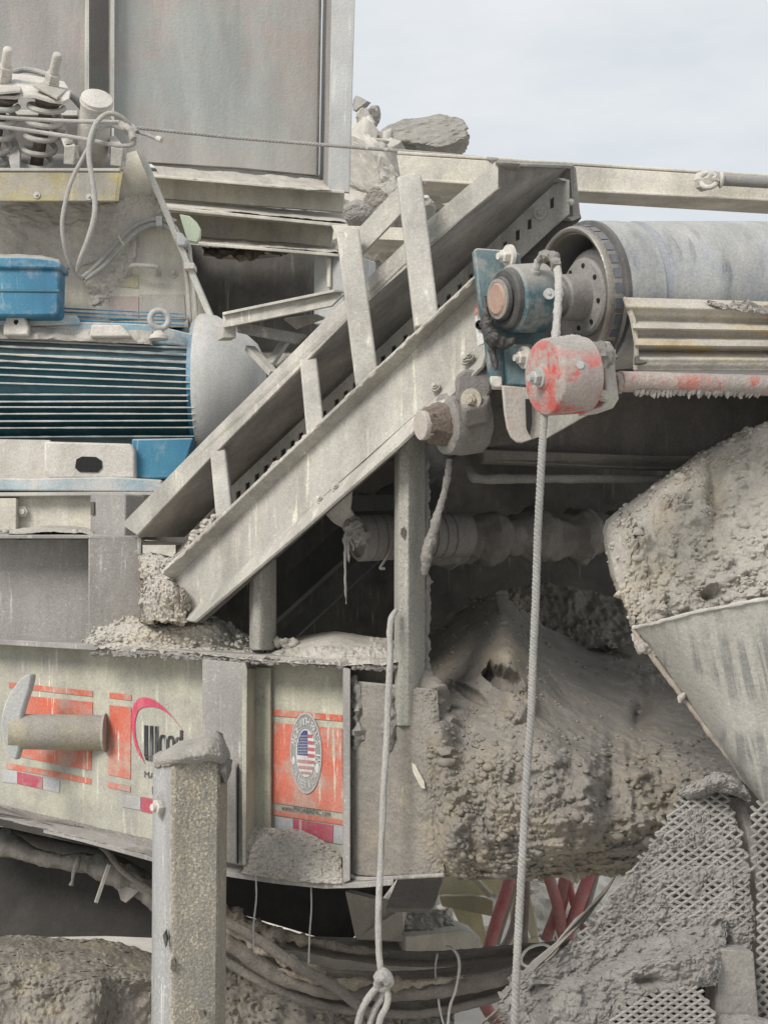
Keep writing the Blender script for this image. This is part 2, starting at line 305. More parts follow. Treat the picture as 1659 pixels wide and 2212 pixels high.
    def mud(s, rows, nu=80, nv=60, amp=.03, freq=9, seed=0, back=.15, fine=.35, fn=None, keep=None, rnd=None, ff=None, vor=0, ej=.3):
        """caked surface through a control net of (u,v,d) rows, displaced by fractal noise, with a body behind it"""
        def cr_(a, t):
            x = t*(len(a)-1); i = min(int(x), len(a)-2); t = x-i
            p0, p1, p2, p3 = a[max(i-1,0)], a[i], a[i+1], a[min(i+2,len(a)-1)]
            return .5*((2*p1)+(p2-p0)*t+(2*p0-5*p1+4*p2-p3)*t*t+(3*p1-p0-3*p2+p3)*t**3)
        rw = [[NV(p) for p in r] for r in rows]; vs = []
        for j in range(nv+1):
            for i in range(nu+1):
                c = cr_([cr_(r, i/nu) for r in rw], j/nv); e = min(i, nu-i, j, nv-j)
                if rnd and e < 12: c.z += rnd*(1-e/12)**2
                p = P(*c)
                n1 = fr(p, freq, seed, 6); n2 = fr(p, freq*4.3, seed+3, 5)
                k_ = ff(c.x, c.y) if ff else 1
                h = amp*(n1*(.4+.6*k_)+fine*k_*abs(n2)*1.3)
                if vor: h += amp*vor*k_*(.45-noise.voronoi(p*freq*4)[0][0])*(.6+.8*n2)
                if fn: h += fn(c.x, c.y)
                if e < 3: p += NV((fr(p, 22, seed+9, 4), 0, fr(p, 22, seed+5, 4)))*amp*ej
                vs.append(p+NV((0, -h, h*.2)))
        s.soft = True; W_ = nu+1; fs = []; used = set()
        for j in range(nv):
            for i in range(nu):
                if keep and not keep(*_inv(vs[j*W_+i])): continue
                fs.append((j*W_+i, j*W_+i+1, (j+1)*W_+i+1, (j+1)*W_+i))
        # body behind
        cnt = {}
        for f in fs:
            for k in range(4):
                a, b = f[k], f[(k+1) % 4]; cnt[(a, b)] = 1
        bd = [(a, b) for (a, b) in cnt if (b, a) not in cnt]; mp_ = {}; base = len(vs)
        for a, b in bd:
            for x in (a, b):
                if x not in mp_: mp_[x] = base+len(mp_); q = vs[x]; k_ = (q.y+back)/q.y; vs.append(NV((q.x*k_, q.y+back, CZ+(q.z-CZ)*k_)))
        for a, b in bd: fs.append((b, a, mp_[a], mp_[b]))
        if not keep:
            c = sum((vs[i] for i in mp_.values()), NV())/len(mp_); vs.append(c+NV((0, back*.3, 0))); ci = len(vs)-1
            for a, b in bd: fs.append((mp_[b], mp_[a], ci))
        return s.add(vs, fs)
    def build(s, name, m, parent=None, bevel=0, smooth=35, **tags):
        me = bpy.data.meshes.new(name); me.from_pydata([tuple(v) for v in s.v], [], s.f); me.validate()
        bm = bmesh.new(); bm.from_mesh(me); bmesh.ops.recalc_face_normals(bm, faces=bm.faces[:]); bm.to_mesh(me); bm.free()
        for p in me.polygons: p.use_smooth = True
        me.set_sharp_from_angle(angle=R(75 if s.soft else smooth)); me.materials.append(M[m] if isinstance(m, str) else m)
        o = bpy.data.objects.new(name, me); sc.collection.objects.link(o)
        if parent: o.parent = parent
        if bevel:
            b = o.modifiers.new('bevel', 'BEVEL'); b.width = bevel; b.segments = 2; b.limit_method = 'ANGLE'; b.angle_limit = R(40)
        for k, v in tags.items(): o[k] = v
        return o
def _inv(p): return (p.x/p.y*F+UC, HZ-(p.z-CZ)/p.y*F)
def thing(name, label, cat, group=None):
    o = bpy.data.objects.new(name, None); sc.collection.objects.link(o); o.empty_display_size = .1
    o['label'] = label; o['category'] = cat
    if group: o['group'] = group
    return o
def tag(o, label, cat, group=None, kind=None):
    o['label'] = label; o['category'] = cat
    if group: o['group'] = group
    if kind: o['kind'] = kind
    return o
def struct(o): o['kind'] = 'structure'; return o
def hexbolt(parent, p, ax, r=.012, h=.012, washer=1.7, m='pale_dust_iron', wm=None, name='bolt', wr=None):
    """hex head on a round washer, sitting on p and pointing along ax"""
    p = PP(p) if not isinstance(p, Vector) else p; ax = NV(ax).normalized()
    b = MB().lathe(p-ax*.004, ax, [(0, r*.9), (.004+h*.25, r*.97), (.004+h*.3, r), (.004+h*.9, r), (.004+h, r*.85)], 6)
    b.cyl(p+ax*h, p+ax*h*1.5, r*.5, 10)
    o = b.build(name, m, parent, smooth=25)
    if washer: MB().cyl(p-ax*.004, p+ax*.005, r*washer, 20).build('washer', wm or m, o)
    return o
def text_faces(mb, s, fit, font_scale=1):
    """flat lettering: fit maps unit-text coords (x 0..1, y 0..1 cap height) to a world point"""
    cu = bpy.data.curves.new('t', 'FONT'); cu.body = s; cu.size = 1; cu.resolution_u = 3
    ob = bpy.data.objects.new('t', cu); me = bpy.data.meshes.new_from_object(ob)
    xs = [v.co.x for v in me.vertices]; ys = [v.co.y for v in me.vertices]
    x0, x1 = min(xs), max(xs); y1 = .7
    vs = [fit((v.co.x-x0)/(x1-x0), v.co.y/y1) for v in me.vertices]
    mb.add(vs, [tuple(p.vertices) for p in me.polygons])
    bpy.data.objects.remove(ob); bpy.data.meshes.remove(me); bpy.data.curves.remove(cu)
def crumbs(mb, area, n, r0, r1, seed=0, surf=None):
    """loose chunks scattered over a patch"""
    rg = random.Random(seed)
    for i in range(n):
        p = area(rg); r = rg.uniform(r0, r1)*(rg.random()**1.5*.8+.4)
        mb.rock(p, (r*rg.uniform(.8,1.4), r, r*rg.uniform(.6,1)), seed*100+i, 7, 0, .05)
def rebase():
    bpy.context.view_layer.update()
    for o in [x for x in sc.collection.objects if x.parent is None and x.type in ('EMPTY', 'MESH')]:
        ds = [o]+list(o.children_recursive); vs = []
        for c in ds:
            if c.type == 'MESH': vs += [v.co for v in c.data.vertices]
        if not vs: continue
        xs = [v.x for v in vs]; ys = [v.y for v in vs]; zs = [v.z for v in vs]
        loc = NV(((min(xs)+max(xs))/2, (min(ys)+max(ys))/2, min(zs)))
        for me in {c.data for c in ds if c.type == 'MESH'}: me.transform(Matrix.Translation(-loc))
        o.location = loc
# ================================================================ ground and rock behind
g = MB(); nx, ny = 90, 110; vs = []; fs = []
for j in range(ny+1):
    for i in range(nx+1):
        y = -6+(j/ny)**2.2*150; x = (i/nx-.5)*(24+y*1.6)
        z = .05*fr((x, y, 0), .7, 1)+(.02*fr((x, y, 0), 5, 2) if y < 14 else 0)
        if y > 8: z += min(1, (y-8)/5)*(.35+.25*fr((x, y, 0), .35, 4))
        vs.append((x, y, z))
for j in range(ny):
    for i in range(nx): fs.append((j*(nx+1)+i, j*(nx+1)+i+1, (j+1)*(nx+1)+i+1, (j+1)*(nx+1)+i))
g.add(vs, fs); struct(g.build('ground', 'ground'))
# dusty bank of loose rock behind the machine
b = MB().mud([[(-300,900,12),(300,800,12),(760,425,11.5),(900,440,11.5),(1010,520,11.5),(1150,700,12),(1500,900,12.5),(2100,1000,13)],
              [(-300,1300,11),(300,1250,11),(740,900,10.4),(900,880,10.4),(1010,900,10.4),(1200,1000,10.6),(1500,1200,11),(2100,1250,11.5)],
              [(-300,1860,9.6),(300,1820,9.5),(740,1600,9),(900,1560,9),(1010,1560,9),(1200,1600,9),(1500,1640,9.4),(2100,1700,10)],
              [(-300,2150,7.6),(300,2110,7.4),(740,2100,7.2),(900,2080,7.2),(1010,2080,7.2),(1200,2080,7.2),(1500,2100,7.4),(2100,2150,7.6)]],
             200, 170, .22, 1.5, 3, back=1.2, fine=.3)
rg = random.Random(5)
for i in range(150):
    u = rg.uniform(740, 1030); v = rg.uniform(430, 860); b.rock(P(u, v, 10.0+rg.uniform(0,.9)), tuple(rg.uniform(.04,.16) for _ in range(3)), i, 10, 1, .06)
for i in range(70):
    u = rg.uniform(752, 850); v = rg.uniform(300, 480); b.rock(P(u, v, 10.0+rg.uniform(-.3,.4)), tuple(rg.uniform(.06,.2) for _ in range(3)), i+700, 16, 2, .04)
for i in range(90):
    u = rg.uniform(480, 640); v = rg.uniform(690, 860); b.rock(P(u, v, 9.2+rg.uniform(0,.6)), tuple(rg.uniform(.04,.15) for _ in range(3)), i+200, 10, 1, .06)
for i in range(140):
    u = rg.uniform(940, 1330); v = rg.uniform(1860, 2210); b.rock(P(u, v, 7.6+rg.uniform(-.3,.9)), tuple(rg.uniform(.02,.07) for _ in range(3)), i+400, 10, 1, .06)
tag(b.build('rubble_bank', 'rubble'), 'pale dusty bank of loose broken rock behind the machine', 'rubble', kind='stuff')
def boulder(uvd, rad, seed, m, label, rot=0, cuts=16):
    o = MB().rock(NV((0,0,0)), rad, seed, cuts, 4, .07)
    c = P(*uvd); mt = Matrix.Translation(c) @ Matrix.Rotation(R(rot), 4, 'Y')
    o.v = [mt @ v for v in o.v]
    return tag(o.build('boulder', m, smooth=22), label, 'boulder', 'boulders on the bank behind the machine')
boulder((918,303,10.0), (.36,.3,.155), 3, 'rock_dark', 'wide flat dark layered boulder on the skyline, above the wire rope', -6, 9)
boulder((815,388,9.4), (.36,.28,.19), 8, 'rock_pale', 'long pale split boulder leaning down to the right beside the grey post', 50, 10)
boulder((787,268,10.2), (.115,.15,.125), 12, 'rock', 'pale rounded boulder close to the grey post, under the small topmost rocks', 10)
boulder((805,250,10.4), (.06,.09,.10), 21, 'rock_dark', 'small upright boulder at the top right of the rock heap against the sky', 0)
boulder((782,226,10.4), (.085,.09,.075), 28, 'rock_dark', 'topmost small dark rock of the heap, touching the grey post', -12)
boulder((855,345,10.1), (.19,.15,.10), 31, 'rock_dark', 'shaded boulder wedged between the wide flat boulder and the cream beam', 20)
boulder((940,440,10.0), (.15,.12,.05), 35, 'rock', 'slab of rock seen just under the cream beam behind the posts', 25)
boulder((845,585,9.3), (.055,.06,.055), 41, 'rock', 'small loose rock seen between the two posts on the rubble', 0)
boulder((815,570,9.2), (.05,.06,.045), 43, 'rock_dark', 'small dark loose rock beside the second tall post of the conveyor', 30)

boulder((778,300,10.2), (.19,.18,.17), 52, 'rock_pale', 'broad pale boulder tucked behind the lower end of the grey post', 0)
boulder((822,345,10.4), (.17,.15,.11), 57, 'rock_dark', 'dark flat boulder lying under the wide layered boulder', 10)
boulder((785,445,9.4), (.25,.2,.16), 59, 'rock_pale', 'pale boulder below the leaning split boulder, close to the sill beam', 20)
for i, (q_, rd, m_, lb) in enumerate((((838,425,9.2), (.16,.15,.12), 'rock', 'pale boulder seen between the tall conveyor upright and the sill beams'),
    ((765,470,9.1), (.15,.15,.11), 'rock_dark', 'grey boulder half hidden behind the right end of the sill beams'),
    ((960,418,9.8), (.13,.12,.07), 'rock', 'small pale boulder peeping out below the cream beam near the cover'),
    ((905,455,9.6), (.12,.12,.09), 'rock_dark', 'grey boulder framed between the two tall uprights under the cream beam'),
    ((810,520,9.0), (.17,.15,.12), 'rock', 'pale boulder behind the first tall upright below the cross tube'),
    ((870,560,9.0), (.10,.12,.09), 'rock_dark', 'grey boulder seen low between the two tall uprights'),
    ((560,755,9.0), (.14,.12,.09), 'rock', 'pale boulder visible below the bracket frame right of the motor cowl'),
    ((615,770,9.0), (.11,.12,.08), 'rock_dark', 'grey boulder visible below the bracket frame near the cover flange'))):
    boulder(q_, rd, 60+i*3, m_, lb, i*17 % 40-20, 12)
# ================================================================ hopper wall upper left
HD = lambda u: 1/(.1563-(u-320)*1.6e-5)
def hp(pts, off=0): return [(u, v, HD(u)-off) for u, v in pts]
h = thing('steel_hopper', 'tall grey steel hopper side with vertical ribs in the upper left', 'hopper')
MB().prism(hp([(-120,-260),(178,-260),(176,330),(-120,330)], -.02), .03).build('side_panel', 'wall_mauve', h)
MB().prism(hp([(247,-260),(697,-260),(687,378),(520,362),(247,345)]), .03).build('side_panel', 'wall_green', h)
rb = MB()
rb.prism(hp([(174,-260),(193,-260),(191,330),(174,330)], -.012), .1)
rb.prism([(193,-260,6.55),(247,-260,6.55),(247,340,6.55),(193,340,6.55)], .03)
rb.build('stiffener', 'wall_mauve', h)
MB().prism(hp([(189,-260),(194,-260),(192,330),(187,330)], .06), .12).build('rib_edge', 'edge_pale', h)
MB().prism(hp([(243,-260),(249,-260),(247,345),(242,345)], .06), .12).build('rib_edge', 'edge_pale', h)
MB().prism(hp([(695,-260),(699,-260),(689,380),(685,380)], .02), .02).build('panel_edge', 'dark_steel', h)
p_ = thing('channel_post', 'grey steel channel post standing at the right end of the hopper', 'post')
MB().prism([(722,-260,6.5),(774,-260,6.5),(755,416,6.5),(708,411,6.5)], .02).build('front_flange', 'galv', p_, bevel=.003)
MB().prism([(703,-260,6.75),(723,-260,6.52),(710,405,6.52),(690,385,6.75)], .02).build('web', 'grey_steel', p_)
# stacked beams under the hopper
def ibeam(name, label, top, web, bot, m='dusty_cream'):
    t = thing(name, label, 'beam')
    for nm, pts, th, dv in (('top_flange',)+top, ('web',)+web, ('bottom_flange',)+bot):
        MB().prism(pts, th, dv).build(nm, m, t, bevel=.003)
    return t
Z1 = (0,0,1)
ibeam('sill_beam', 'upper of two dusty I-beams carrying the grey hopper',
      ([(290,374,6.18),(745,413,6.45),(735,398,6.95),(290,358,6.68)], -.012, Z1),
      ([(290,378,6.35),(745,416,6.62),(742,458,6.62),(290,424,6.35)], .02, None),
      ([(290,439,6.04),(752,485,6.35),(742,462,6.95),(290,423,6.64)], -.015, Z1))
ibeam('sill_beam', 'lower dusty I-beam under the hopper, above the dark opening',
      ([(290,446,6.22),(745,488,6.5),(742,480,6.9),(290,440,6.6)], -.012, Z1),
      ([(290,449,6.38),(722,490,6.65),(716,535,6.65),(290,500,6.36)], .02, None),
      ([(290,512,6.0),(732,548,6.3),(722,530,7.6),(290,494,7.5)], -.014, Z1))  # bottom flange runs extra deep, an added roof that shades the bay
tag(MB().mud([[(318,344,6.62),(420,352,6.68),(560,362,6.75),(690,378,6.8),(712,396,6.7)],
              [(335,362,6.35),(430,372,6.4),(560,384,6.5),(690,396,6.58),(712,404,6.58)],
              [(348,383,6.22),(430,390,6.27),(560,400,6.34),(700,411,6.4),(712,411,6.4)]], 130, 16, .014, 8, 5, back=.02, ej=.1).build('dust_drift', 'mud_pale'),
    'pale dust drift along the top of the upper sill beam against the hopper', 'dust', kind='stuff')
tag(MB().mud([[(384,432,6.65),(560,446,6.75),(738,461,6.85)],[(388,441,6.4),(560,455,6.5),(742,470,6.6)],[(395,449,6.14),(560,463,6.22),(748,480,6.35)]],
             130, 14, .012, 9, 6, back=.02, ej=.1).build('dust_drift', 'mud_pale'), 'dust lying on the bottom flange of the upper sill beam', 'dust', kind='stuff')
tag(MB().mud([[(428,500,6.9),(560,508,7),(724,520,7.1)],[(430,511,6.5),(560,518,6.6),(728,532,6.7)],[(436,524,6.12),(560,533,6.2),(730,546,6.3)]],
             110, 14, .016, 7, 7, back=.02, ej=.1).build('dust_drift', 'mud_pale'), 'thick dust lying on the bottom flange of the lower sill beam', 'dust', kind='stuff')
# bay behind, its shade partly put into the dark wall colour
t = thing('machine_bay', 'dark open bay under the hopper sill beams', 'enclosure')
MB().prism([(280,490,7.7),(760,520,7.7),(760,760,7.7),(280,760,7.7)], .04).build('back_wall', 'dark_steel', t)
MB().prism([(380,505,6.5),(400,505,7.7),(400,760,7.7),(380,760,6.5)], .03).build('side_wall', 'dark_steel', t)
MB().mud([[(436,532,6.9),(540,538,6.9),(640,545,6.9)],[(440,552,6.8),(540,560,6.8),(600,548,6.85)]], 60, 8, .05, 12, 9, back=.5).build('caked_mud', 'mud_tan', t)
t = thing('box_post', 'short pale box post under the right end of the sill beams', 'post')
MB().prism([(678,540,6.4),(742,543,6.3),(742,700,6.3),(678,700,6.4)], .25).build('column', 'galv', t, bevel=.004)
MB().prism([(706,558,6.33),(713,558,6.32),(713,620,6.32),(706,620,6.33)], .012).build('weld_strip', 'dusty_cream', t, bevel=.002)

# ================================================================ machine side plate with conduits
hs = thing('machine_side_plate', 'cream dusty machine side plate with sloping flanged edge behind the blue motor', 'machine housing')
HP = 5.3
MB().prism([(u,v,HP) for u,v in [(-160,400),(256,400),(256,336),(302,323),(464,712),(464,900),(-160,900)]], .03).build('plate', 'dusty_cream', hs)
MB().prism([(294,322,HP-.09),(306,321,HP-.09),(473,712,HP-.09),(459,712,HP-.09)], .13).build('edge_flange', 'edge_pale', hs, bevel=.002)
for pts, m in (([(232,538),(396,548),(396,572),(232,560)],'dusty_cream'),([(236,640),(300,640),(300,690),(236,690)],'dec_pinkish'),([(302,636),(398,636),(402,690),(302,690)],'dec_greenish'),([(244,590),(300,594),(300,622),(244,618)],'dec_yellowish')):
    if m == 'dusty_cream': continue
    MB().prism([(u,v,HP-.004) for u,v in pts], .004).build('faded_paint', m, hs)
MB().tube([(281,594,HP),(282,578,HP-.06),(292,573,HP-.08),(330,575,HP-.08),(342,580,HP-.06),(343,594,HP)], .0085, 10).build('grab_handle', 'pale_dust_iron', hs)
hexbolt(hs, (375,590,HP), (.1,-1,0), .011, .012)
MB().mud([[(-60,432,HP-.018),(100,436,HP-.018),(250,430,HP-.018),(300,424,HP-.018),(330,420,HP-.018)],[(-60,480,HP-.01),(100,490,HP-.01),(240,470,HP-.01),(300,458,HP-.01),(352,452,HP-.018)],[(-60,600,HP-.004),(100,590,HP-.004),(220,560,HP-.004),(300,500,HP-.006),(385,478,HP-.01)]],
         120, 50, .02, 11, 12, back=.03).build('caked_mud', 'mud_cream', hs)
MB().mud([[(180,590,HP-.014),(240,560,HP-.014),(300,505,HP-.01)],[(190,625,HP-.01),(240,600,HP-.014),(290,560,HP-.01)],[(200,660,HP-.004),(240,640,HP-.004),(280,590,HP-.004)]], 60, 40, .022, 14, 13, back=.02).build('caked_mud', 'mud_cream', hs)
cd = thing('cable_pair', 'two dusty conduits clipped in an arch across the cream side plate', 'cable')
MB().tube([(176,602,5.2),(192,590,5.21),(222,560,5.22),(255,522,5.235),(285,493,5.235),(315,478,5.235),(345,474,5.235),(370,484,5.235),(384,500,5.235),(388,520,5.235),(394,545,5.235),(400,572,5.235),(407,630,5.235),(413,720,5.235)], .0085, 10).build('cable', 'rope', cd)
MB().tube([(185,604,5.2),(205,590,5.21),(232,568,5.22),(262,534,5.235),(290,506,5.235),(318,489,5.235),(345,484,5.235),(362,490,5.235),(376,502,5.235),(390,514,5.235),(408,530,5.235),(412,560,5.235),(419,610,5.235),(427,720,5.235)], .0085, 10).build('cable', 'rope', cd)
MB().prism([(336,466,5.2),(350,466,5.2),(350,488,5.2),(337,488,5.2)], .05).build('clamp', 'galv', cd, bevel=.003)
MB().prism([(380,500,5.19),(394,503,5.19),(404,516,5.19),(400,530,5.19),(384,530,5.19),(378,515,5.19)], .07).build('clamp', 'galv', cd, bevel=.004)
MB().prism([(397,567,5.19),(420,567,5.19),(421,580,5.19),(398,581,5.19)], .07).build('clamp', 'pale_dust_iron', cd, bevel=.003)
MB().tube([(256,508,5.2),(262,520,5.195),(270,530,5.2)], .003, 6).build('wire_tie', 'dusty_cream', cd)
tag(MB().prism([(388,462,5.8),(410,466,5.8),(426,480,5.8),(434,494,5.8),(433,512,5.8),(426,524,5.8),(405,520,5.8)], .03).build('flap', 'pale_green', bevel=.004),
    'pale green plastic flap poking out behind the sloping edge of the side plate', 'flap')

# ================================================================ spring mount
sp = thing('spring_mount', 'dusty spring mount with two coil springs in a yellowed tray', 'spring mount')
tm = MB()
tm.prism([(-160,372,5.0),(259,372,5.0),(250,434,5.0),(-160,434,5.0)], .02)
tm.prism([(259,372,5.0),(262,370,5.02),(244,340,5.5),(250,434,5.45),(250,434,5.0)], .012)
tm.build('tray', 'yellow_tray', sp, bevel=.002)
MB().bar((-160,368,5.01), (261,369,5.01), .03, .012).build('tray_rim', 'edge_pale', sp, bevel=.003)
MB().prism([(-160,395,5.03),(256,396,5.03),(238,332,5.5),(-160,332,5.5)], .012).build('tray_floor', 'dark_steel', sp)
MB().bar((-160,242,5.52), (170,246,5.52), .02, .022).build('rear_rail', 'edge_pale', sp, bevel=.003)
MB().prism([(-160,250,5.53),(240,254,5.53),(240,340,5.53),(-160,340,5.53)], .02).build('rear_wall', 'dark_steel', sp)
hexbolt(sp, (81,422,5.0), (0,-1,0), .007, .008); hexbolt(sp, (194,426,5.0), (0,-1,0), .007, .008)
def spring(top, bot, r0, r1, turns=4.6):
    a = P(*top); b = P(*bot); ax = (b-a).normalized(); e1 = NV((1,0,0)); e1 = (e1-ax*e1.dot(ax)).normalized(); e2 = ax.cross(e1); pts = []
    n = int(turns*18)
    for i in range(n+1):
        t = i/n; an = t*turns*2*math.pi; r = r0*(1-t)+r1*t; pts.append(a.lerp(b, t)+e1*math.cos(an)*r+e2*math.sin(an)*r)
    MB().tube(pts, .0105, 9, sub=1).build('coil_spring', 'edge_pale', sp)
    MB().lathe(a, ax, [(-.03,.02),(-.022,.056),(-.014,.058),(-.004,.046),(.02,.036),(.03,.03),(.032,0)], 24).build('spring_seat', 'mud_brown', sp)
    MB().cyl(a, b+ax*.03, .024, 16).build('guide_tube', 'mud_brown', sp)
spring((103,222,5.06), (78,364,5.2), .062, .054)
spring((4,218,5.06), (-20,362,5.2), .062, .054)
pl = [(-160,172,5.22),(23,159,5.2),(60,160,5.22),(140,176,5.2),(153,196,5.08),(150,212,5.0),(136,219,4.98),(108,215,4.97),(79,206,4.98),(55,204,4.99),(34,207,5.0),(-10,206,5.0),(-160,200,5.02)]
MB().prism(pl, -.012, (0,-.35,.94)).build('top_plate', 'pale_dust_iron', sp, bevel=.002)
def stud(top, bot, wash):
    a = P(*top); b = P(*bot); ax = (a-b).normalized(); ln = (a-b).length
    MB().lathe(b, ax, [(0,.0165)]+[(ln*.25+i*.006, .0165+(.0012 if i % 2 else 0)) for i in range(int(ln*.72/.006))]+[(ln-.004,.016),(ln,.013)], 16).build('threaded_rod', 'pale_dust_iron', sp, smooth=60)
    o = MB().lathe(b+ax*.004, ax, [(0,.026),(.002,.029),(.028,.029),(.03,.026)], 6).build('nut', 'pale_dust_iron', sp, smooth=25)
    MB().lathe(b+ax*.034, ax, [(0,.024),(.002,.027),(.028,.027),(.031,.024)], 6).build('nut', 'pale_dust_iron', sp, smooth=25)
    MB().prism(wash, -.01, (0,-.35,.94)).build('washer_plate', 'mud_pale', sp, bevel=.002)
stud((126,116,5.0), (109,192,5.1), [(72,182,5.0),(92,177,5.12),(147,192,5.1),(124,210,4.95)])
stud((19,104,5.02), (8,176,5.12), [(-40,190,5.06),(45,186,5.06),(46,194,4.98),(-40,202,4.98)])
a = P(210,212,5.0); b = P(196,356,5.22); ax = (b-a).normalized()
MB().lathe(a, ax, [(-.001,0),(-.001,.052),(0,.056),(.012,.057),(.014,.059),(.02,.059),(.03,.055),(.09,.056),(.095,.059),(.26,.059),(.26,0)], 36).build('guide_cylinder', 'pale_dust_iron', sp)
for pa, pb in (([(140,316,4.98),(164,314,4.98),(160,356,5.0),(138,354,5.0)], [(124,276,5.2),(137,270,5.2),(164,314,4.98),(140,318,4.98)]),
               ([(241,318,4.98),(268,316,4.98),(263,360,5.0),(239,357,5.0)], [(236,296,5.16),(250,292,5.16),(268,316,4.98),(241,319,4.98)])):
    o = MB().prism(pa, .08).build('clamp_block', 'pale_dust_iron', sp, bevel=.003)
    MB().prism(pb, .05).build('block_cap', 'pale_dust_iron', o, bevel=.003)
hexbolt(sp, (134,277,5.12), (0,-.5,.85), .012, .012, 1.3, name='socket_bolt'); hexbolt(sp, (149,306,5.0), (0,-.5,.85), .012, .012, 1.3, name='socket_bolt')
MB().prism([(22,300,5.25),(28,286,5.28),(36,300,5.2),(43,330,5.1),(43,366,5.03),(24,366,5.05),(20,345,5.1)], .012).build('gusset', 'grey_steel', sp, bevel=.002)
MB().tube([(24,159,5.24),(48,151,5.26),(75,153,5.26),(108,163,5.24)], .011, 10).build('hose', 'rope', sp)
MB().tube([(140,196,5.25),(158,208,5.25),(178,230,5.3)], .015, 10).build('hose', 'rope', sp)
t = thing('looped_rope', 'pale dusty rope hanging in a long loop over the spring mount and blue motor', 'rope')
MB().tube([(-60,247,4.9),(-5,253,4.9),(68,258,4.9),(158,262,4.9),(225,263,4.88),(262,265,4.88),(287,273,4.88),(296,284,4.88)], .0075, 10).build('strand', 'rope', t)
MB().tube([(-60,266,4.9),(-5,273,4.9),(90,286,4.88),(192,302,4.86),(250,314,4.85),(282,314,4.85),(291,307,4.85),(287,294,4.84),(267,280,4.83),(240,271,4.83),(217,278,4.82),(201,302,4.82),(181,339,4.8),(158,384,4.78),(145,425,4.78),(135,480,4.78),(140,530,4.8),(152,568,4.84),(163,589,4.88),(176,600,4.92),(190,590,5.1)], .0075, 10).build('strand', 'rope', t)
MB().tube([(285,285,4.85),(275,264,4.83),(253,248,4.81),(232,246,4.8),(211,263,4.8),(199,289,4.8),(193,318,4.79),(194,352,4.78),(201,391,4.78),(206,438,4.78),(203,475,4.78),(190,520,4.79),(176,556,4.82),(168,584,4.86)], .009, 10).build('strand', 'rope', t)
MB().tube([(262,266,4.83),(272,275,4.82),(283,286,4.82),(290,300,4.82)], .013, 10, rough=.5, freq=60).build('splice', 'mud_pale', t)
wr = thing('wire_rope', 'taut twisted steel wire rope running from the spring mount to the cream beam', 'wire rope')
def twisted(pts, r, turns, name, par, m='grey_steel'):
    w_ = [PP(p) for p in pts]; m_ = MB()
    n = 14*turns; L_ = len(w_)-1
    for s_ in range(3):
        q = []
        for i in range(n+1):
            t_ = i/n*L_; k = min(int(t_), L_-1); p = w_[k].lerp(w_[k+1], t_-k); a_ = i/14*2*math.pi+s_*2*math.pi/3
            q.append(p+(w_[-1]-w_[0]).normalized().cross(NV((0,1,0))).normalized()*math.cos(a_)*r*.45+NV((0, math.sin(a_), 0))*r*.45)
        m_.tube(q, r*.58, 7, 1, rough=.12, freq=90)
    return m_.build(name, m, par, smooth=80)
twisted([(296,276,4.95),(500,297,4.9),(700,313,4.85),(829,323,4.8),(960,334,4.7),(1075,345,4.55)], .0065, 46, 'rope_strands', wr)
twisted([(286,282,4.9),(318,291,4.88),(345,302,4.86)], .0065, 6, 'tail_strands', wr)
MB().cyl((340,299,4.86), (350,303,4.85), .010, 12).build('ferrule', 'pale_dust_iron', wr)

# ================================================================ electric motor
mo = thing('electric_motor', 'large blue electric motor caked in pale dust with horizontal cooling fins', 'electric motor')
MY = 5.25                      # axis depth
def arc_front(z, r): return MY-math.sqrt(max(.0004, r*r-z*z))
VC = 838; s0 = MY/F
MB().lathe(P(-120,VC,MY), (1,0,0), [(0,0),(0,.225),(540*s0,.225),(540*s0,0)], 40).build('stator', 'blue_fin', mo)
lv = [736,750,766,781,796,811,829,854,869,881,896,911,926,946]; rv = [754,769,785,800,814,828,842,856,868,882,896,910,925,944]
for i, (a_, b_) in enumerate(zip(lv, rv)):
    vz = (a_+b_)/2; z = (VC-vz)*s0; y = arc_front(z, .262); u1 = 423-(14 if i in (7,8) else 0)
    a_2 = a_-(b_-a_)*.3
    fo = MB().prism([(-120,a_2,y),(u1,b_,y),(u1,b_,MY),(-120,a_2,MY)], .0055, Z1).build('cooling_fin', 'blue_fin', mo, bevel=.001)
    MB().tube([(-120,a_2-1.2,y-.001),(150,(a_2+b_)/2-1.6-.8*math.sin(i*2.1),y-.001),(u1-2,b_-1.6,y-.001)], .0028+(.0014 if i < 4 else 0), 6, 16, rough=.5, freq=22, seed=i).build('dust_line', 'fin_dust', fo)
for i, vv in enumerate((668,676,684,692)):
    MB().prism([(140,vv,MY-.12-.028*i),(400,vv+12,MY-.12-.028*i),(400,vv+12,MY),(140,vv,MY)], .006, Z1).build('cooling_fin', 'blue_paint', mo, bevel=.001)
MB().prism([(-120,676,5.02),(165,680,5.02),(175,700,5.02),(-120,712,5.02)], .3).build('top_casing', 'blue_dusty', mo, bevel=.006)
MB().prism([(165,694,5.04),(330,700,5.04),(420,722,5.04),(424,752,5.04),(380,745,5.04),(-120,728,5.04),(-120,706,5.04)], .2).build('top_casing', 'blue_dusty', mo, bevel=.006)
MB().mud([[(-120,700,5.02),(60,706,5.02),(200,712,5.02),(330,716,5.02)],[(-120,720,5.0),(60,722,5.0),(200,728,5.0),(330,735,5.0)],[(-120,731,5.0),(60,733,5.0),(200,738,5.0),(330,746,5.0)]], 120, 14, .012, 16, 31, back=.1).build('dust_cake', 'mud_pale', mo)
None if 1 else MB().mud([[(-120,806,4.99),(60,814,4.99),(200,820,4.99),(330,830,4.99)],[(-120,824,4.98),(60,832,4.98),(200,838,4.98),(345,838,4.985)],[(-120,836,4.99),(60,842,4.99),(200,846,4.99),(350,842,4.99)]], 120, 10, .008, 22, 33, back=.05).build('dust_cake', 'mud_pale', mo)
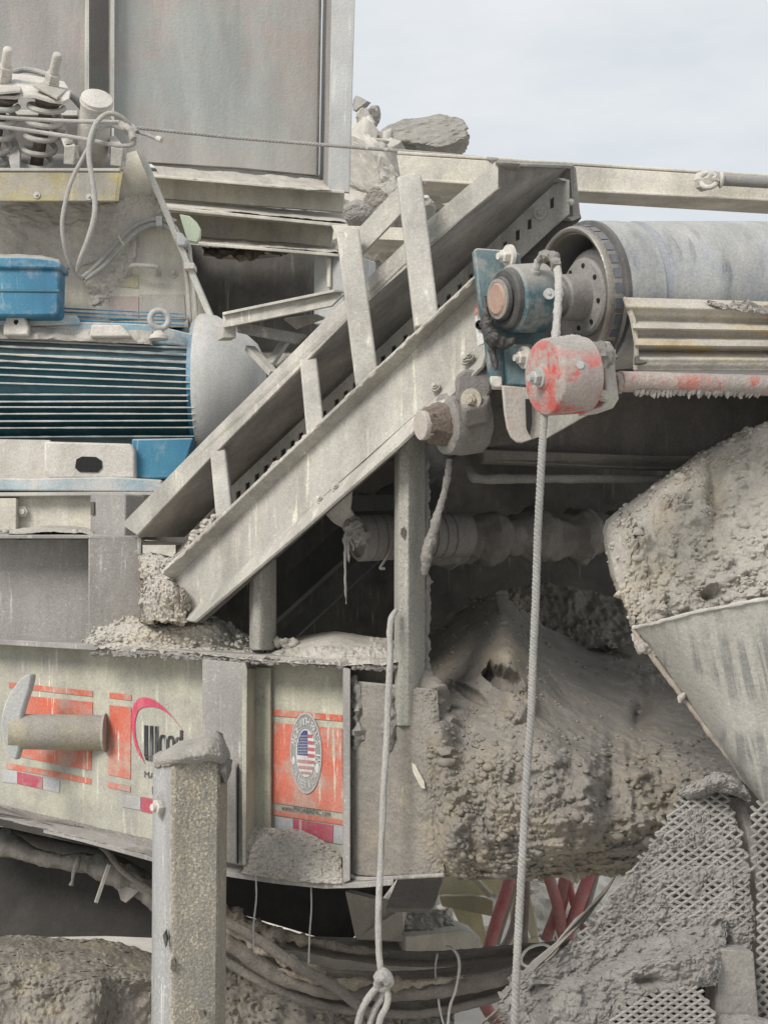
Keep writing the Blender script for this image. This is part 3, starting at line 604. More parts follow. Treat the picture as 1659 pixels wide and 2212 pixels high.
for c_ in (([(14,684),(54,684),(63,706),(62,724),(8,724),(8,706)], (36,696)), ([(198,701),(262,701),(285,727),(194,727)], None)):
    o = MB().prism([(u,v,4.97) for u,v in c_[0]], .1).build('lifting_lug', 'pale_dust_iron', mo, bevel=.006)
    if c_[1]: MB().cyl((c_[1][0],c_[1][1],4.968), (c_[1][0],c_[1][1],4.98), .009, 14).build('bolt_hole', 'hole', o)
# eye bolt
ec = P(345,690,4.95); rr = .031; pts = [ec+NV((math.cos(a)*rr, math.cos(a)*rr*.35, math.sin(a)*rr)) for a in [i*math.pi/8 for i in range(17)]]
o = MB().tube(pts, .0115, 12, 3).build('eye_bolt', 'galv', mo)
MB().lathe(P(344,733,4.96), Z1, [(0,.035),(.012,.033),(.02,.022),(.03,.018)], 20).build('eye_base', 'pale_dust_iron', o)
MB().lathe(P(420,VC,MY), (1,-.02,0), [(.01,.2),(.01,.255),(.03,.262),(.05,.264),(.05,.2)], 44).build('end_ring', 'blue_paint', mo)
MB().lathe(P(443,VC,MY), (1,-.02,0), [(-.008,.2),(-.012,.272),(0,.276),(.05,.268),(.10,.24),(.155,.205),(.20,.165),(.222,.12),(.226,.08),(.226,0)], 44).build('fan_cowl', 'cowl', mo)
tb = MB().prism([(u,v,4.93) for u,v in [(-120,572),(124,572),(129,580),(127,676),(120,682),(-120,682)]], .1).build('terminal_box', 'blue_paint', mo, bevel=.008)
MB().prism([(u,v,4.915) for u,v in [(-120,552),(60,553),(118,559),(134,568),(133,581),(-120,577)]], .12).build('box_lid', 'blue_paint', tb, bevel=.008)
MB().mud([[(-120,548,5.1),(60,550,5.1),(128,560,5.05)],[(-120,554,4.94),(60,556,4.94),(130,568,4.93)]], 60, 6, .006, 14, 77, back=.03).build('dust_cake', 'mud_pale', tb)
MB().prism([(-120,623,4.925),(128,625,4.925),(128,630,4.925),(-120,628,4.925)], .02).build('box_seam', 'blue_fin', tb)
# feet
ft = MB().prism([(u,v,4.96) for u,v in [(96,953),(284,958),(291,970),(293,1034),(105,1034),(96,1010)]], .12).build('mounting_foot', 'pale_dust_iron', mo, bevel=.008)
MB().prism([(u,v,4.955) for u,v in [(166,992),(178,986),(208,987),(220,995),(221,1010),(212,1020),(172,1019),(163,1010)]], .01).build('slot', 'hole', ft)
MB().prism([(u,v,5.0) for u,v in [(285,948),(418,946),(405,990),(385,1034),(285,1034)]], .12).build('foot_rib', 'blue_paint', mo, bevel=.006)
MB().prism([(u,v,5.06) for u,v in [(-120,946),(110,950),(110,1036),(-120,1036)]], .1).build('foot_rib', 'pale_dust_iron', mo, bevel=.006)
MB().prism([(u,v,4.93) for u,v in [(-120,1030),(60,1033),(240,1030),(350,1036),(350,1064),(-120,1058)]], .3).build('base_flange', 'blue_dusty', mo, bevel=.006)
# base beam and plinth
bb = thing('motor_base', 'cream painted steel base beam under the blue motor', 'base beam')
MB().prism([(u,v,4.98) for u,v in [(-160,1064),(420,1064),(420,1170),(-160,1170)]], .3).build('base_plate', 'dusty_cream', bb, bevel=.004)
MB().prism([(u,v,4.93) for u,v in [(-160,1064),(390,1062),(388,1070),(-160,1073)]], .3).build('top_flange', 'edge_pale', bb, bevel=.003)
MB().prism([(u,v,4.93) for u,v in [(-160,1076),(36,1076),(36,1172),(-160,1172)]], .06).build('packing_plate', 'dusty_cream', bb, bevel=.003)
hexbolt(bb, (50,1106,4.98), (.1,-1,0), .022, .02, 1.25, 'dusty_cream')
st = thing('stub_tube', 'short grey square tube standing on the channel beside the motor base', 'tube')
MB().prism([(195,1064,4.68),(271,1066,4.6),(271,1160,4.6),(195,1158,4.68)], .1).build('tube_wall', 'grey_steel', st, bevel=.006)
MB().prism([(196,1085,4.668),(203,1084,4.66),(204,1110,4.66),(197,1112,4.668)], .006).build('rust_hole', 'mud_dark', st)
bx = thing('cross_member', 'big grey channel box section resting on the chassis at the left', 'beam')
MB().prism([(-160,1156,4.5),(195,1156,4.5),(304,1160,4.56),(290,1145,5.0),(-160,1140,5.0)], -.011, Z1).build('top_flange', 'grey_steel', bx, bevel=.002)
MB().prism([(-160,1166,4.64),(200,1166,4.64),(200,1384,4.64),(-160,1379,4.64)], .02).build('web', 'grey_steel', bx)
MB().prism([(193,1160,4.5),(305,1162,4.56),(303,1388,4.56),(193,1392,4.5)], .012).build('end_plate', 'grey_steel', bx, bevel=.003)
MB().prism([(305,1162,4.56),(309,1162,5.0),(309,1390,5.0),(303,1390,4.56)], .012).build('side_plate', 'grey_steel', bx)
d_ = MB().mud([[(-20,1150,4.8),(60,1140,4.8),(120,1134,4.8),(200,1143,4.8)],[(-20,1158,4.53),(60,1152,4.53),(120,1149,4.53),(205,1155,4.53)]], 80, 8, .012, 20, 41, back=.02)
crumbs(d_, lambda rg: P(rg.uniform(-10,190), rg.uniform(1146,1155), rg.uniform(4.56,4.8)), 60, .006, .018, 4)
tag(d_.build('crumbled_dust', 'mud_pale'), 'crumbled pale dust lying on top of the grey channel by the stub tube', 'dust', kind='stuff')
# ================================================================ inclined conveyor
RD = lambda u: 4.22-(u-350)*.68/690          # depth of the near rail
UD = lambda u: 4.52-(u-275)*.70/800          # depth of the upper cover flange
cv = thing('inclined_conveyor', 'dusty steel conveyor frame climbing diagonally to the right with slotted cover', 'conveyor')
def rail(pts, off=0): return [(u, v, RD(u)-off) for u, v in pts]
MB().prism(rail([(340,1268),(1034,612),(1040,640),(1052,757),(392,1345),(370,1330)]), .012).build('near_rail', 'rail_cream', cv)
fl = MB()
fl.prism(rail([(332,1262),(829,785),(1030,598),(1040,622),(832,810),(372,1262)], .07)+[], .01)
fl.prism(rail([(332,1262),(829,785),(1030,598)], .075)+[(1034,612,RD(1034)+.01),(829,800,RD(829)+.01),(340,1268,RD(340)+.01)], .011, Z1)
MB().prism([(350,1240,RD(350)-.07),(829,788,RD(829)-.07),(1030,600,RD(1030)-.07),(1036,622,RD(1036)),(829,812,RD(829)),(378,1256,RD(378))], .01).build('rail_flange', 'rail_cream', cv, bevel=.002)
MB().prism([(392,1338,RD(392)-.003),(829,951,RD(829)-.003),(1050,757,RD(1050)-.003),(1040,790,RD(1040)-.06),(860,962,RD(860)-.075),(660,1137,RD(660)-.075),(420,1342,RD(420)-.07)], .01).build('bottom_flange', 'rail_cream', cv, bevel=.002)
def ur(pts, off=0): return [(u, v, UD(u)-off) for u, v in pts]
uf = MB()
uf.prism(ur([(262,1133),(320,1074),(450,941),(600,793),(750,641),(930,470),(1068,350),(1076,356),(1076,408),(1000,470),(870,575),(750,691),(600,846),(450,994),(297,1157)]), .012)
uf.build('upper_flange', 'rail_cream', cv, bevel=.003)
MB().prism([(1076,352,UD(1076)),(1238,358,4.2),(1213,395,4.22),(1100,497,4.3),(900,685,4.4),(700,872,4.52),(550,1010,4.6),(400,1160,4.7),(300,1160,4.55),(297,1155,UD(297)),(450,994,UD(450)),(750,691,UD(750)),(1000,470,UD(1000)),(1076,404,UD(1076))], .012, (0,.5,.8)).build('cover_pan', 'dusty_steel', cv)
MB().prism([(1070,350,3.8),(1124,351,3.8),(1124,358,3.8),(1118,357,3.82),(1076,357,3.82)], .05, (0,1,0)).build('folded_lip', 'rail_cream', cv, bevel=.002)
MB().prism([(1124,352,3.86),(1238,357,4.17),(1244,362,4.17),(1254,470,4.17),(1236,478,4.17),(1225,470,4.17),(1238,468,4.17),(1232,364,4.17),(1124,359,3.86)], .04).build('end_rib', 'rail_cream', cv, bevel=.002)
# slotted angle with real openings
import itertools
sm = MB()
slots = [(1191,439),(1142.5,483),(1117,508),(1090,530),(1068,551),(1042,573),(1016,595),(992,621),(968,641),(945,664),(922,686),(898,706),(875,730),(850,751),(827,772),(803,795),(780,817),(767,831),(747,851),(727,869),(700,893),(675,918),(650,946),(632,962),(612,981),(593,998),(575,1016),(555,1035),(535,1056),(515,1075)]
def sdp(u): return 4.12+(1213-u)*.46/700
def stop(u): return 439-36+(1191-u)*.937
def sbot(u): return 439+54+(1191-u)*.937
cols = [1228]
for u, v in sorted(slots, key=lambda s: -s[0]): cols += [u+5, u-5]
cols += [470]
for i in range(len(cols)-1):
    a_, b_ = cols[i], cols[i+1]
    if i % 2 == 0:
        sm.prism([(a_,stop(a_)if a_<1213 else 388,sdp(a_)),(b_,stop(b_),sdp(b_)),(b_,sbot(b_),sdp(b_)),(a_,sbot(a_) if a_<1213 else 462,sdp(a_))], .008)
    else:
        vm = (stop(a_)+stop(b_))/2+36
        sm.prism([(a_,stop(a_),sdp(a_)),(b_,stop(b_),sdp(b_)),(b_,vm-9,sdp(b_)),(a_,vm-14,sdp(a_))], .008)
        sm.prism([(a_,vm+9,sdp(a_)),(b_,vm+13,sdp(b_)),(b_,sbot(b_),sdp(b_)),(a_,sbot(a_),sdp(a_))], .008)
sm.build('slotted_angle', 'rail_cream', cv)
MB().prism([(1228,380,4.2),(1254,470,4.2),(1180,560,4.3),(900,820,4.45),(500,1180,4.7),(300,1165,4.75),(560,1000,4.62),(900,690,4.42),(1213,392,4.24)], .02).build('inner_skirt', 'dark_steel', cv)
MB().prism([(1204,385,4.10),(1216,384,4.1),(1228,389,4.12),(1228,393,4.12),(1215,390,4.1)], .03).build('angle_lip', 'edge_pale', cv, bevel=.001)
hexbolt(cv, (1168,460,sdp(1168)-.004), (-.35,-.9,-.1), .011, .012, 1.9, 'rail_cream')
hexbolt(cv, (1232,437,4.12), (-.6,-.7,0), .008, .01, 1.3, 'edge_pale')
# uprights between rail and cover
for n_, (a_, b_, w_) in enumerate((((473,985),(488,1124),.050),((667,787),(684,948),.052),((752,505),(795,838),.066),((884,388),(923,712),.068))):
    pa = P(a_[0], a_[1]-(10 if n_ < 2 else 0), UD(a_[0])+(.04 if n_ < 2 else -.135)); pb = P(b_[0], b_[1], RD(b_[0])+.03)
    MB().bar(pa, pb, w_, .045, (0,-1,0)).build('upright', 'rail_cream', cv, bevel=.006)
    MB().tube([P(b_[0]-w_*430, b_[1]+w_*190, RD(b_[0])-.005), P(b_[0], b_[1]-4, RD(b_[0])-.005), P(b_[0]+w_*400, b_[1]-w_*420, RD(b_[0])-.005)], .005, 8, 10, rough=.6, freq=70).build('weld_bead', 'rail_cream', cv)
# handrail braces beside the tall uprights
MB().prism([(752,516,4.02),(864,398,3.95),(866,462,3.95),(755,577,4.02)], .012).build('brace_plate', 'rail_cream', cv, bevel=.002)
MB().prism([(845,408,4.15),(864,388,3.96),(912,392,3.85),(912,400,3.85),(866,399,3.95),(848,414,4.12)], .012).build('end_bracket', 'rail_cream', cv, bevel=.002)
MB().prism([(722,536,4.25),(742,518,4.05),(756,518,4.0),(756,526,4.0),(728,541,4.2)], .012).build('end_bracket', 'rail_cream', cv, bevel=.002)
cb = MB().prism([(716,486,4.7),(880,492,4.62),(880,520,4.62),(726,514,4.7)], .02); cb.prism([(722,516,4.71),(880,521,4.63),(880,546,4.8),(728,543,4.85)], .02)
cb.build('cross_tube', 'dusty_cream', cv, bevel=.002)
MB().tube([(352,1238,RD(352)-.075),(500,1098,RD(500)-.075),(665,940,RD(665)-.075),(829,785,RD(829)-.075),(1028,599,RD(1028)-.075)], .0042, 7, 60, rough=1.3, freq=45, seed=3).build('dust_line', 'mud_pale', cv)
MB().tube([(530,1068,RD(530)-.06),(600,1001,RD(600)-.06),(665,940,RD(665)-.06),(720,888,RD(720)-.06)], [.003,.007,.007,.003], 8, 40, rough=1.5, freq=35, seed=5).build('dust_line', 'mud_pale', cv)
cbm = MB(); rgc = random.Random(3)
for i in range(34):
    t_ = rgc.random(); cbm.rock(P(405+t_*62, 1178-t_*66+rgc.uniform(-8,14), 4.28-.05*t_), (rgc.uniform(.006,.02), .012, rgc.uniform(.006,.016)), i, 9, 1, .05)
tag(cbm.build('spilled_stones', 'mud_pale'), 'small spilled stones lying in the conveyor trough by its foot', 'stones', kind='stuff')
# bolts on the rail web
for u, v in ((889,828),(874,845),(889,851),(622,1102),(634,1092),(613,1110)): hexbolt(cv, (u,v,RD(u)), (-.1,-1,.1), .0095, .011, 1.6, 'rail_cream')
for u, v in ((1013,770),(1005,778),(940,836),(726,1052),(692,1078)): hexbolt(cv, (u,v,RD(u)-.03), (-.3,-.9,.3), .0095, .011, 1.4, 'rail_cream')
hexbolt(cv, (409,1295,RD(409)), (-.2,-1,.1), .012, .015, 1.4, 'rail_cream')
stk = MB().prism([(1024,662,RD(1024)-.004),(1052,634,RD(1050)-.004),(1056,735,RD(1056)-.004),(1031,748,RD(1031)-.004)], .003).build('warning_sticker', 'dec_white', cv)
q = RD(1040)-.008
MB().prism([(1024.5,663,q),(1051,637,q),(1051,660,q),(1026,683,q)], .002).build('sticker_header', 'dec_red', stk)
m_ = MB(); text_faces(m_, 'ATENC', lambda x, y: P(1026+x*24, 682-x*23-4-y*11, q-.002)); m_.build('lettering', 'dec_white', stk)
m_ = MB(); c_ = P(1037,702,q)
m_.lathe(c_, (0,-1,0), [(.0,.0105),(.001,.0105),(.001,.013),(0,.013),(0,.0105)], 28)
m_.bar(P(1031,710,q), P(1043,694,q), .002, .0018); m_.bar(P(1031,696,q), P(1043,709,q), .002, .0018); m_.bar(P(1044,720,q), P(1050,712,q), .002, .003)
m_.build('pictogram', 'dec_black', stk)
# supporting legs
lg = MB().fold([(852,905,3.84),(854,905,3.80),(862,904,3.762),(882,903,3.755),(892,905,3.77),(918,908,3.84)],[(852,1568,3.84),(854,1568,3.80),(862,1568,3.762),(882,1568,3.755),(892,1568,3.77),(918,1568,3.84)], .09).build('support_leg', 'post_pale', cv, bevel=.004)
MB().prism([(866,1143,3.752),(872,1138,3.75),(877,1144,3.753),(877,1158,3.753),(871,1163,3.75),(866,1156,3.752)], .004).build('rust_hole', 'mud_dark', lg)
MB().tube([(917,910,3.87),(918,1050,3.87),(919,1200,3.87),(919,1350,3.87),(919,1480,3.87),(918,1560,3.87)], .012, 10, 24, rough=.9, freq=40, seed=4).build('mud_crust', 'mud_grey', lg)
MB().fold([(539,1202,4.12),(541,1200,4.09),(548,1198,4.055),(562,1198,4.05),(572,1200,4.06),(593,1206,4.12)],[(539,1402,4.12),(541,1402,4.09),(548,1405,4.055),(562,1405,4.05),(572,1405,4.06),(593,1405,4.12)], .08).build('support_leg', 'post_pale', cv, bevel=.004)
# side brackets left of the cover
br = thing('bracket_frame', 'angle-iron bracket frame reaching left behind the conveyor cover', 'bracket')
MB().prism([(481,681,4.75),(722,633,4.6),(745,633,4.6),(716,661,4.6),(482,708,4.75)], .012).build('top_angle', 'rail_cream', br, bevel=.002)
MB().prism([(481,681,4.73),(722,631,4.58),(744,632,4.6),(744,640,4.9),(500,684,5.0)], .01, Z1).build('top_leaf', 'rail_cream', br, bevel=.002)
MB().prism([(482,700,4.76),(511,696,4.78),(511,730,4.78),(482,730,4.76)], .06).build('stub_post', 'rail_cream', br, bevel=.003)
MB().prism([(511,694,4.85),(660,722,4.8),(640,742,4.8),(511,716,4.85)], .02).build('lower_angle', 'grey_steel', br, bevel=.002)
MB().prism([(612,690,4.95),(680,682,4.9),(700,690,4.9),(640,712,4.95)], .02).build('gusset', 'rail_cream', br, bevel=.002)
MB().bar((583,788,4.8), (618,735,4.95), .03, .02).build('brace', 'rail_cream', br, bevel=.002)
MB().bar((540,752,4.85), (592,808,4.7), .035, .02).build('brace', 'rail_cream', br, bevel=.002)

# ================================================================ top beam on the right
tbm = thing('top_beam', 'long cream box beam running off to the right behind the conveyor head', 'beam')
t_ = MB().prism([(858,334,4.55),(1240,358,4.6),(1780,392,4.75),(1780,440,4.75),(1245,413,4.6),(866,388,4.55)], .01)
t_.prism([(866,389,4.55),(1245,414,4.6),(1780,441,4.75),(1780,470,4.95),(1245,438,4.8),(884,420,4.75)], .01)
t_.prism([(858,333,4.55),(1240,357,4.6),(1780,391,4.75),(1780,410,4.97),(1240,378,4.8),(870,352,4.75)], .01)
t_.build('box_section', 'dusty_cream', tbm, bevel=.003)
MB().prism([(862,350,4.75),(870,392,4.55),(884,420,4.75)], .004).build('end_cap', 'dusty_cream', tbm)
cn = thing('pipe_conduit', 'thin grey pipe with a nut fitting clipped along the cream top beam', 'pipe')
MB().tube([(1548,388,4.6),(1600,391,4.61),(1700,397,4.63),(1780,402,4.66)], .019, 14).build('pipe', 'drum_steel', cn)
MB().lathe(P(1552,388,4.58), (1,0,-.05), [(0,.022),(.006,.028),(.012,.024),(.014,.018)], 18).build('collar', 'pale_dust_iron', cn)
MB().lathe(P(1528,389,4.6), (.5,-.85,-.1), [(-.03,.02),(-.03,.034),(0,.034),(.005,.026),(.03,.026),(.032,.012),(.05,.012)], 8).build('nut', 'pale_dust_iron', cn)
MB().tube([(1512,388,4.6),(1522,375,4.58),(1540,376,4.57),(1548,390,4.57),(1538,403,4.57),(1520,403,4.58),(1512,390,4.6)], .009, 10).build('clamp_ring', 'pale_dust_iron', cn)

# ================================================================ head pulley and belt
AX = NV((.9,.42,.112)).normalized()
PB = P(1073,646,3.3)                        # near end of shaft
def A(t, r_=0): return PB+AX*t
dp = thing('belt_pulley', 'large conveyor head pulley with open steel end, striped lagging and grey belt', 'pulley')
D0 = .205
rmm = .163
MB().lathe(PB, AX, [(D0+.02,.150),(D0+.012,.1515),(D0+.004,.153),(D0,.157),(D0-.002,rmm),(D0+.004,rmm+.004),(D0+.014,rmm+.004),(D0+.02,.15)], 64, ring=True).build('rim', 'rim_steel', dp)
MB().lathe(PB, AX, [(D0+.026,.1498),(D0+.12,.148),(D0+.12,.153),(D0+.026,.153)], 64, ring=True).build('dish_wall', 'dish', dp)
MB().lathe(PB, AX, [(D0+.12,.04),(D0+.12,.149),(D0+.15,.149),(D0+.15,.04)], 48, ring=True).build('end_disc', 'dish', dp)
hb = MB().lathe(PB, AX, [(D0-.03,.02),(D0-.03,.050),(D0-.024,.055),(D0+.03,.057),(D0+.034,.088),(D0+.04,.094),(D0+.052,.096),(D0+.058,.112),(D0+.075,.118),(D0+.125,.13),(D0+.125,.02)], 48, ring=True).build('hub', 'drum_steel', dp)
for k in range(8):
    a_ = k*math.pi/4+.3; e1 = Z1x = NV((0,0,1)).cross(AX).normalized(); e2 = AX.cross(e1)
    MB().cyl(A(D0+.030)+(e1*math.cos(a_)+e2*math.sin(a_))*.075, A(D0+.04)+(e1*math.cos(a_)+e2*math.sin(a_))*.075, .006, 10).build('bolt_hole', 'hole', hb)
lgm = MB().lathe(PB, AX, [(D0+.012,.15),(D0+.012,rmm+.006),(D0+.042,rmm+.007),(D0+.042,.15)], 64, ring=True).build('lagging', 'rim_steel', dp)
for k in range(30):
    a_ = 2*math.pi*k/30; a2 = a_+.135
    q4 = []
    for t_, an in ((D0+.016,a_),(D0+.016,a2),(D0+.036,a2),(D0+.036,a_)): q4.append(A(t_)+(e1*math.cos(an)+e2*math.sin(an))*(rmm+.0085))
    MB().prism(q4, .004, -(e1*math.cos(a_)+e2*math.sin(a_))).build('lagging_pad', 'lag_navy', lgm)
MB().lathe(PB, AX, [(D0+.040,.15),(D0+.040,rmm+.012),(D0+.044,rmm+.0185),(D0+.055,rmm+.0185),(D0+.056,.15)], 64, ring=True).build('belt_edge', 'rubber', dp)
r_ = rmm+.017
MB().lathe(PB, AX, [(D0+.054,.15),(D0+.054,r_),(D0+.12,r_+.001),(D0+.125,r_-.001),(D0+.155,r_-.001),(D0+.155,.15)], 72, ring=True).build('belt', 'belt', dp)
MB().lathe(PB, AX, [(D0+.155,.15),(D0+.155,r_-.003),(D0+.168,r_-.005),(D0+.18,r_-.001),(D0+.18,.15)], 72, ring=True).build('belt_band', 'belt_blue', dp)
MB().lathe(PB, AX, [(D0+.18,.15),(D0+.18,r_),(D0+.5,r_+.001),(D0+.8,r_),(D0+1.25,r_),(D0+1.25,.15)], 96, ring=True).build('belt', 'belt', dp)
MB().lathe(PB, AX, [(.002,0),(.002,.038),(.03,.039),(D0+.13,.039),(D0+.13,0)], 32).build('shaft', 'drum_steel', dp)
MB().lathe(PB, AX, [(-.004,0),(-.004,.034),(0,.0385),(.003,.0385),(.003,0)], 32).build('shaft_end', 'shaft_rust', dp)
# slack side of the belt returning down behind the housing
MB().prism([(1320,690,3.52),(1365,700,3.6),(1372,860,3.66),(1300,860,3.55)], .02).build('return_belt', 'rubber', dp)

# ================================================================ upper bearing
bg_ = thing('bearing_housing', 'teal bearing housing with rusty shaft end and dark seal at the pulley', 'bearing housing')
MB().lathe(PB, AX, [(.004,.039),(.004,.05),(.012,.052),(.016,.046),(.018,.046),(.018,.066),(.022,.071),(.05,.073),(.05,.039)], 44, ring=True).build('seal', 'rubber', bg_)
MB().lathe(PB, AX, [(-.001,.0392),(0,.047),(.006,.048),(.006,.0392)], 36, ring=True).build('collar', 'rim_steel', bg_)
MB().lathe(PB, AX, [(.034,.05),(.034,.074),(.04,.08),(.12,.083),(.128,.076),(.13,.05)], 48, ring=True).build('housing', 'teal_paint', bg_)
pc = A(.082)
MB().prism([(1023,540,3.39),(1030,535,3.39),(1108,541,3.39),(1124,548,3.39),(1127,590,3.4),(1180,640,3.4),(1180,740,3.4),(1170,826,3.4),(1140,836,3.4),(1064,830,3.38),(1058,815,3.38),(1050,740,3.38),(1036,650,3.38)], .03).build('mounting_plate', 'teal_paint', bg_, bevel=.004)
MB().prism([(1088,742,3.37),(1150,742,3.37),(1158,822,3.37),(1144,836,3.37),(1092,832,3.37)], .05).build('plate_rib', 'teal_paint', bg_, bevel=.006)
MB().prism([(1058,812,3.36),(1084,812,3.36),(1086,838,3.36),(1068,836,3.36),(1060,826,3.36)], .03).build('plate_foot', 'pale_dust_iron', bg_, bevel=.004)
hexbolt(bg_, (1100,553,3.37), AX*-1, .017, .022, 1.6); hexbolt(bg_, (1133,772,3.35), AX*-1, .016, .02, 1.7, 'pale_dust_iron')
hexbolt(bg_, A(.085)+NV((-.1,-.95,.03)).normalized()*.081+NV((.05,.0,-.01)), (.1,-1,0), .006, .006, 2.2, 'galv')
MB().tube([(1047,665,3.355),(1050,695,3.345),(1058,722,3.335),(1075,738,3.33),(1095,742,3.33),(1112,730,3.33)], [.006,.015,.018,.018,.013,.005], 14, 12, rough=.35, freq=55, seed=3).build('grease_crust', 'grease', bg_)
MB().tube([(1047,640,3.355),(1053,700,3.35),(1064,760,3.35),(1072,800,3.35)], [.004,.010,.010,.005], 12, 14, rough=.4, freq=60, seed=6).build('grease_crust', 'grease', bg_)
gh = thing('grease_hose', 'dusty grease hose arching from the bearing housing down to the red roller', 'hose')
MB().tube([(1155,590,3.27),(1160,572,3.26),(1168,558,3.25),(1180,551,3.23),(1193,556,3.21),(1203,580,3.19),(1207,612,3.17),(1205,650,3.15),(1203,690,3.12),(1197,742,3.06)], .0092, 12, 8, rough=.25, freq=90, seed=2).build('hose', 'rope', gh)
MB().tube([(1167,560,3.245),(1180,550,3.225),(1194,556,3.205),(1203,576,3.185)], .0125, 12, 10, rough=.6, freq=70, seed=8).build('mud_crust', 'mud_grey', gh)
MB().cyl((1151,598,3.28), (1157,582,3.265), .011, 12).build('hose_end', 'galv', gh)

# ================================================================ slotted arm plate and gusset
ap = thing('slotted_plate', 'rounded hanging steel plate with dark slot below the teal bearing', 'bracket')
MB().prism([(1085,832,3.34),(1150,838,3.34),(1262,850,3.38),(1262,890,3.38),(1180,938,3.36),(1166,943,3.35),(1127,957,3.34),(1116,955,3.34),(1104,944,3.34),(1096,925,3.34),(1090,890,3.34)], .012).build('plate', 'plate_stained', ap, bevel=.003)
MB().prism([(1135,862,3.335),(1148,862,3.335),(1149,915,3.335),(1144,940,3.335),(1137,925,3.335)], .008).build('slot', 'hole', ap)
MB().prism([(1180,880,3.33),(1320,852,3.42),(1300,880,3.4),(1255,905,3.37),(1180,948,3.33)], .012).build('gusset', 'rail_cream', ap, bevel=.003)

# ================================================================ lower bearing
lb = thing('bearing_housing', 'mud-caked lower bearing housing with rough shaft end beside the tall support leg', 'bearing housing')
LB = P(908,919,3.55); 
MB().lathe(LB, AX, [(-.002,0),(-.002,.036),(0,.038),(.04,.038),(.16,.038),(.16,0)], 32, rough=.0008, freq=80).build('shaft', 'shaft_dusty', lb)
MB().lathe(LB, AX, [(.012,.038),(.016,.044),(.03,.048),(.05,.054),(.068,.058),(.075,.04)], 60, rough=.012, freq=45, seed=4).build('mud_crust', 'mud_brown', lb)
MB().lathe(LB, AX, [(.062,.03),(.064,.068),(.07,.078),(.09,.082),(.11,.082),(.13,.083),(.15,.082),(.17,.078),(.172,.03)], 72, rough=.006, freq=30, seed=9).build('housing', 'mud_grey', lb)
cp = MB().prism([(985,812,3.50),(1004,796,3.5),(1060,800,3.5),(1062,842,3.5),(1050,872,3.5),(1004,880,3.5),(985,860,3.5)], .1).build('bearing_cap', 'mud_grey', lb, bevel=.008)
MB().prism([(990,862,3.48),(1060,850,3.48),(1052,872,3.45),(1000,884,3.45)], .06).build('flange_lug', 'mud_grey', lb, bevel=.008)
hexbolt(lb, (1018,862,3.46), (-.3,-.9,-.2), .014, .014, 1.9, 'mud_pale')
MB().prism([(1050,870,3.7),(1120,880,3.75),(1110,960,3.75),(1050,960,3.7)], .1).build('bearing_base', 'mud_dark', lb, bevel=.006)

# ================================================================ red roller bracket and pull rope
rs = thing('tension_roller', 'round red-painted roller unit caked in dust, hanging in front of the pulley', 'roller')
RB = P(1172,815,2.98)
MB().lathe(RB, AX, [(0,0),(0,.07),(.004,.079),(.01,.0825),(.05,.083),(.1,.082),(.104,.078),(.104,0)], 52, rough=.0012, freq=25).build('drum', 'red_paint', rs)
MB().lathe(RB, AX, [(-.006,0),(-.006,.022),(-.004,.026),(.002,.03),(.002,0)], 28).build('boss', 'red_paint', rs)
hexbolt(rs, RB-AX*.006, AX*-1, .016, .02, 1.35, 'galv')
MB().mud([[(1178,732,3.08),(1210,726,3.09),(1240,724,3.11),(1272,740,3.14)],[(1184,736,2.985),(1210,734,3.0),(1242,734,3.02),(1276,750,3.05)],[(1196,750,2.945),(1220,752,2.955),(1248,756,2.975),(1280,772,3.0)],[(1212,768,2.925),(1230,778,2.93),(1255,784,2.95),(1284,800,2.97)]],
         70, 50, .006, 28, 21, back=.04, fine=1.1).build('mud_cake', 'mud_pale', rs)
MB().cyl((1231,797,2.97), (1249,790,2.93), .012, 16).build('stud', 'pale_dust_iron', rs)
MB().lathe(P(1249,790,2.93), (.3,-1,.1), [(0,0),(0,.016),(.004,.016),(.004,.009),(.009,.009),(.009,0)], 22).build('cap_nut', 'galv', rs)
MB().blob((1280,800,2.99), (.012,.012,.012), .4, 3, 2, 14).build('mud_lump', 'mud_grey', rs)
bk = MB().prism([(1286,745,3.07),(1300,737,3.08),(1318,737,3.09),(1327,752,3.1),(1330,800,3.1),(1338,862,3.1),(1325,882,3.1),(1290,894,3.07),(1262,898,3.04),(1262,890,3.04),(1300,878,3.07),(1312,860,3.085),(1306,800,3.085),(1300,790,3.08),(1284,790,3.05)], .022).build('bracket', 'mud_pale', rs, bevel=.004)
MB().prism([(1270,792,3.08),(1312,795,3.1),(1316,870,3.1),(1262,893,3.07)], .02).build('bracket_web', 'red_bright', rs, bevel=.003)
MB().blob((1300,768,3.06), (.03,.02,.028), .5, 3, 7, 22).build('mud_lump', 'mud_grey', rs)
hexbolt(rs, (1302,855,3.07), (-.2,-1,.1), .0105, .014, 1.2)
MB().lathe(P(1326,828,3.12), AX, [(0,0),(0,.02),(.004,.024),(.016,.024),(.02,.018),(.02,0)], 8).build('shaft_nut', 'red_paint', rs)
pr = thing('pull_rope', 'long taut grey rope hanging from the red roller down to the bottom edge', 'rope')
twisted([(1175,893,3.02),(1169,1000,3.0),(1161,1150,2.99),(1157,1290,2.98),(1151,1420,2.98),(1147,1540,2.97),(1136,1690,2.96),(1128,1850,2.95),(1120,2000,2.95),(1114,2120,2.94),(1110,2300,2.93)], .0088, 52, 'rope_strands', pr, 'rope_grey')
